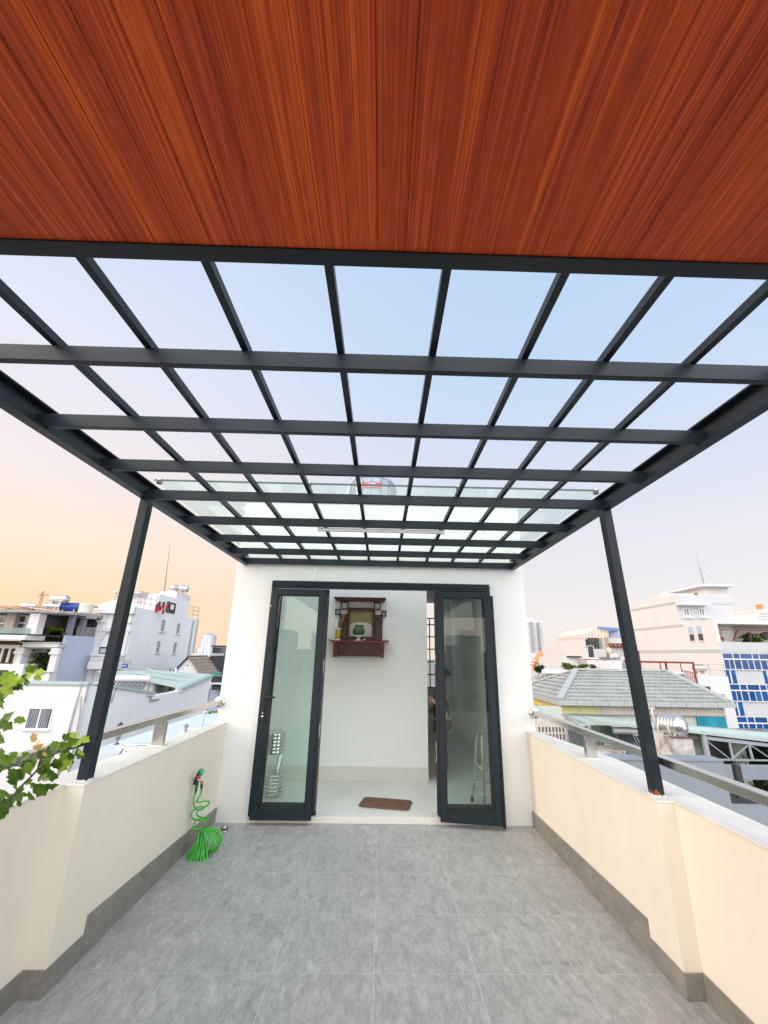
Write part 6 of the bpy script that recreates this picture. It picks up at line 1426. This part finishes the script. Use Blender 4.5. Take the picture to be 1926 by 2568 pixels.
m = MB(); a, b = px(*KD(825,460),y=61.2), px(*KD(845,595),y=61.2); m.box(a.x,a.x+.3,61.1,61.4,b.z,a.z); m.build('dark_post', cdark, h6)
RS(KD(800,590),KD(1120,720),60.5,1.3,'lower_terrace',cpeach,h6)
for u in (1155,): windows(h6, 60.45, [KD(900,0)[0]], [KD(0,685)[1]], .9, 2.6)
m = MB(); a, b = px(*KD(1150,525),y=60), px(*KD(1540,565),y=60); m.bar(Vector((a.x,60,a.z)),Vector((b.x,60,a.z)),.2,.2); m.bar(Vector((a.x,60,b.z)),Vector((b.x,60,b.z)),.2,.25)
for k in range(8): x = a.x+(b.x-a.x)*k/7; m.bar((x,60,b.z),(x,60,a.z),.15,.15)
m.build('terrace_rail', redst, h6)
RS(KD(1150,570),KD(1560,700),60.2,1.5,'side_wing',cw,h6)
RS(KD(1500,630),KD(1600,890),59.5,.4,'red_side_column',redst,h6)
t_ = tank_at(KD(1115,575),KD(1200,680),58,'cream drum tank in front of the peach gabled building', ang=0, mt=mat('cream_drum', (.55,.48,.38), .6), stripes=False, leg=.2)
h7 = bld('long_pale_house', KD(525,540), KD(812,900), 72, 10, cpeach, 'long pale house with brown shaded middle floor left of the peach gabled building')
RS(KD(530,545),KD(805,585),71.9,.05,'upper_glazing',mat('pale_ochre_glazing', (.42,.38,.30), .6, var=.3, vscale=.5),h7); RS(KD(528,600),KD(800,662),71.8,.15,'brown_blind',mat('brown_blind', (.26,.19,.16), .8),h7); RS(KD(520,522),KD(830,541),70.8,2,'roof_edge',cw,h7)
m = MB(); random.seed(8)
for k in range(8): p = px(*KD(630+k*22,515-random.random()*14),y=72); m.box(p.x-.6,p.x+.5,73,74,p.z-1.2,p.z)
m.build('roof_vents', cgrey, h7)
h8 = bld('terrace_house', KD(520,705), KD(1330,930), 50, 8, cw, 'low white terrace with pergola poles in front of the peach gabled building')
m = MB()
for u0,u1,v in ((700,860,745),(830,1150,745)): m.bar(px(*KD(u0,v),y=49.5),px(*KD(u1,v-5),y=49.5),.12,.12)
for u in (730,835,920,980,1050,1090): m.bar(px(*KD(u,745),y=49.5),px(*KD(u+6,870),y=49.5),.10,.10)
for v in (790,830): m.bar(px(*KD(850,v),y=49.5),px(*KD(1140,v),y=49.5),.06,.06)
m.build('pergola_poles', rdrail, h8)
RS(KD(575,690),KD(765,715),49.6,.3,'dark_clutter',cdark,h8)
h9 = bld('grey_roof_annex', KD(1150,760), KD(1335,900), 44, 5, cw2, 'small white annex with grey sloping sheet behind the ridge by the dark post')
MB().prism([px(*KD(p,q),y=43.9) for p,q in ((1190,708),(1275,708),(1315,745),(1240,748))],(0,3,0)).build('sloping_sheet', cgrey, h9); MB().tube([px(*KD(1170,692),y=43.5),px(*KD(1275,696),y=43.5)],.25,10).build('heater_tank', lwt, h9)
# grey stained wall and solar heater just past the room corner
h10 = bld('stained_grey_house', KD(60,975), KD(520,1300), 36, 5, stained, 'stained grey roof wall next to the white room corner')
c = px(*KD(400,920),y=35.5); solar(c, 2.0, 'silver solar water heater on the stained grey roof wall', ang=4, tubes=10, drop=.3, run=.7)
m = MB(); m.bar(px(*KD(100,960),y=35.8),px(*KD(260,960),y=35.8),.05,.05); m.bar(px(*KD(150,960),y=35.8),px(*KD(260,890),y=35.8),.05,.05); m.bar(px(*KD(262,870),y=35.8),px(*KD(265,975),y=35.8),.05,.05); m.build('roof_bars', gst, h10)
# temple with tiered orange roofs
YP2 = 95.0; tmp_ = thing('tiered_temple', px(*KD(235,760),y=YP2), 'orange temple with stacked upturned roofs on the skyline', 'temple')
tor = mat('temple_orange', (.62,.28,.13), .7, var=.2, vscale=.4); tcr = mat('temple_cream', (.66,.52,.42), .8, var=.15, vscale=.4)
ctr = px(*KD(235,640),y=YP2); sc_ = px(*KD(335,640),y=YP2).x-px(*KD(235,640),y=YP2).x
zz = px(*KD(235,860),y=YP2).z; tiers = 5
zz_top = px(*KD(235,625),y=YP2).z; st_h = (zz_top-zz)/tiers
MB().box(ctr.x-sc_*1.3,ctr.x+sc_*1.3,YP2,YP2+sc_*2.6,GZ,zz).build('base', tcr, tmp_)
for k in range(tiers):
    w_ = sc_*(1.40-.25*k); z0 = zz+st_h*k
    MB().box(ctr.x-w_*.6,ctr.x+w_*.6,YP2+w_*.4,YP2+w_*1.6,z0,z0+st_h*.62).build('storey', tcr, tmp_)
    m = MB(); cy_ = YP2+w_; hw = w_
    for i in range(8):
        t0_, t1_ = -1+i/4, -1+(i+1)/4; f_ = lambda q: z0+st_h*.62+st_h*.25*abs(q)**3
        for sy_ in (-1,1):
            m.prism([(ctr.x+hw*t0_,cy_+sy_*hw,f_(t0_)),(ctr.x+hw*t1_,cy_+sy_*hw,f_(t1_)),(ctr.x+hw*t1_*.5,cy_+sy_*hw*.4,z0+st_h),(ctr.x+hw*t0_*.5,cy_+sy_*hw*.4,z0+st_h)],(0,0,-.12))
        for sx in (-1,1):
            m.prism([(ctr.x+sx*hw,cy_+hw*t0_,f_(t0_)),(ctr.x+sx*hw,cy_+hw*t1_,f_(t1_)),(ctr.x+sx*hw*.4,cy_+hw*t1_*.5,z0+st_h),(ctr.x+sx*hw*.4,cy_+hw*t0_*.5,z0+st_h)],(0,0,-.12))
    m.build('roof_tier', tor, tmp_)
for k, (u,v,w_,h_,y,mt_x,lb) in enumerate(((330,745,1.6,6,90,tcr,'small pink-orange hall right of the tiered temple'),)):
    p = px(*KD(u,v),y=y); t_ = thing('temple_annex', (p.x,y,GZ), lb, 'temple'); MB().box(p.x-w_/2,p.x+w_/2,y,y+6,GZ,p.z).build('wall', mt_x, t_); MB().prism([(p.x-w_*.65,y-.5,p.z),(p.x+w_*.65,y-.5,p.z),(p.x,y-.5,p.z+1.6)],(0,7,0)).build('roof', mat('pink_red_roof', (.45,.12,.12), .7) if k == 9 else tor, t_)
q = thing('dark_roof_house', px(*KD(440,780),y=70), 'white house with steep black roof right of the temple', 'house')
MB().prism([px(*KD(p,r_),y=70) for p,r_ in ((375,735),(455,738),(505,800),(430,815))],(0,6,0)).build('roof', cdark, q); a = px(*KD(335,770),y=70.2); b = px(*KD(510,770),y=70.2); MB().box(a.x,b.x,70.2,76,GZ,px(*KD(400,815),y=70).z).build('wall', cw, q)
q = thing('green_slope_house', px(*KD(560,780),y=66), 'house with pale mossy green roof slope behind the bright green tree', 'house')
MB().prism([px(*KD(p,r_),y=66) for p,r_ in ((505,720),(565,735),(640,830),(520,830))],(0,5,0)).build('roof', groof2, q); a = px(*KD(500,830),y=66.1); b = px(*KD(640,830),y=66.1); MB().box(a.x,b.x,66.1,71,GZ,a.z).build('wall', cw, q)
for k,(u,v,rx,rz,y,mt_x,lb) in enumerate(((345,850,1.9,1.0,75,folg3,'dark rounded tree in front of the tiered temple'),(590,875,.75,.6,42,foliage,'bright green tree at the left end of the hip roof ridge'),(790,850,.5,.3,42,foliage,'small green bush behind the left half of the hip roof ridge'),(930,850,.4,.3,46,folg2,'small greyish bush on the low white terrace'),(185,870,.7,.5,45,folg3,'small dark tree above the stained grey wall'))):
    p = px(*KD(u,v),y=y); tree('skyline_tree', p, (rx,rx*.7,rz), 1400, rx*.2, 60+k, mt_x, lb)
# towers
def tower(A_, B_, y, depth, label, cols, rws, extra=True, mt_x=None):
    t = bld('apartment_tower', A_, B_, y, depth, mt_x or cw, label); a, b = px(*A_,y=y), px(*B_,y=y); H_ = a.z-px(*B_,y=y).z; Wd = b.x-a.x
    for i in range(cols):
        for j in range(rws):
            x = a.x+Wd*(i+.5)/cols; zz = a.z-H_*(j+.6)/rws; MB().box(x-Wd/cols*.16,x+Wd/cols*.16,y-.3,y-.01,zz-H_/rws*.17,zz+H_/rws*.17).build('window', cgrey, t)
    return t
tw = tower(KD(-60,215), KD(262,640), 300, 40, 'tall white apartment tower on the skyline right of the white room', 8, 12)
a, b = px(*KD(58,215),y=299.5), px(*KD(75,640),y=299.5); MB().box(a.x-.3,a.x+.7,298,299.9,b.z,a.z).build('dark_recess_strip', cgrey, tw)
a = px(*KD(158,225),y=299.5); MB().box(a.x-.3,a.x+.7,298,299.9,b.z,a.z).build('dark_recess_strip', cgrey, tw)
a = px(*KD(105,212),y=300); MB().lathe([(0,0),(3,0),(2.8,1.5),(1.5,2.6),(0,3)], (a.x,310,a.z), n=16).build('roof_dome', cw2, tw)
tw2 = tower(KE(1560,700), KE(1680,800), 250, 30, 'white apartment tower with orange roof element at the right edge', 4, 3)
RS(KE(1530,718),KE(1562,800),252,20,'side_wing',cw2,tw2); RS(KE(1575,612),KE(1612,665),252,4,'orange_crown',tor,tw2); RS(KE(1560,670),KE(1680,700),251,20,'upper_storey',cpeach,tw2)
# far low skyline
random.seed(77); k = 0
names_ = [('cream','narrow'),('white','broad'),('pale grey','stepped'),('pinkish','tall'),('cool white','slim'),('off-white','squat'),('pale yellow','boxy'),('light grey','plain')]
spots = [(430,725,110,3.2,'far pale block on the skyline left of the long pale house'),(480,735,130,2.8,'small far block touching the long pale house'),(455,700,160,2.2,'thin far pink block above the black roofed house')]
for u,v,y,w_,lb in spots:
    p = px(*KD(u,v-20),y=y); t_ = thing('skyline_block', (p.x,y,GZ), lb, 'building'); MB().box(p.x-w_,p.x+w_,y,y+10,GZ,p.z).build('wall', [cpeach,cw2,cpeach][k], t_); MB().box(p.x-w_*.5,p.x+w_*.3,y-.1,y-.01,p.z-2,p.z-1).build('window', cgrey, t_); k += 1
# buildings behind the viewer, which the door glass mirrors
REAR = ['white block mirrored at the left end of the skyline in the door glass','low beige block mirrored left of the middle in the door glass','lowest grey block behind the middle of the terrace','white block behind the viewer on the right','beige block at the far right behind the viewer','tall grey tower mirrored above the other roofs in the door glass','wide grey block at the far left behind the viewer','distant wide white block behind the viewer on the right']
random.seed(5)
rear = [(-16,-34,9,8,3.4,'white'),(-6,-38,8,9,1.9,'beige'),(3,-30,9,7,.4,'grey'),(12,-40,10,9,2.6,'white'),(22,-36,9,8,1.2,'beige'),(3.5,-110,9,9,17.0,'grey'),(-24,-70,14,10,5.5,'grey'),(30,-90,16,10,7,'white')]
for i,(x,y,w_,d,zt_r,cn) in enumerate(rear):
    t_ = thing('rear_building', (x,y,GZ), REAR[i], 'building', 'buildings mirrored in the door glass')
    mt_x = {'white':cw,'beige':cpeach,'grey':stained}[cn]; MB().box(x-w_/2,x+w_/2,y-d,y,GZ,zt_r).build('wall', mt_x, t_)
    m = MB(); n1 = int((zt_r-GZ)/3.2)
    for j in range(n1):
        for q in range(4): xx = x-w_/2+w_*(q+.5)/4; m.box(xx-.7,xx+.7,y+.001,y+.06,zt_r-2.6-3.2*j,zt_r-1.1-3.2*j)
    m.build('window_row', cdark, t_)
    MB().box(x-w_/4,x+w_/5,y-d*.7,y-d*.3,zt_r+.001,zt_r+1.8).build('roof_cabin', cgrey, t_)
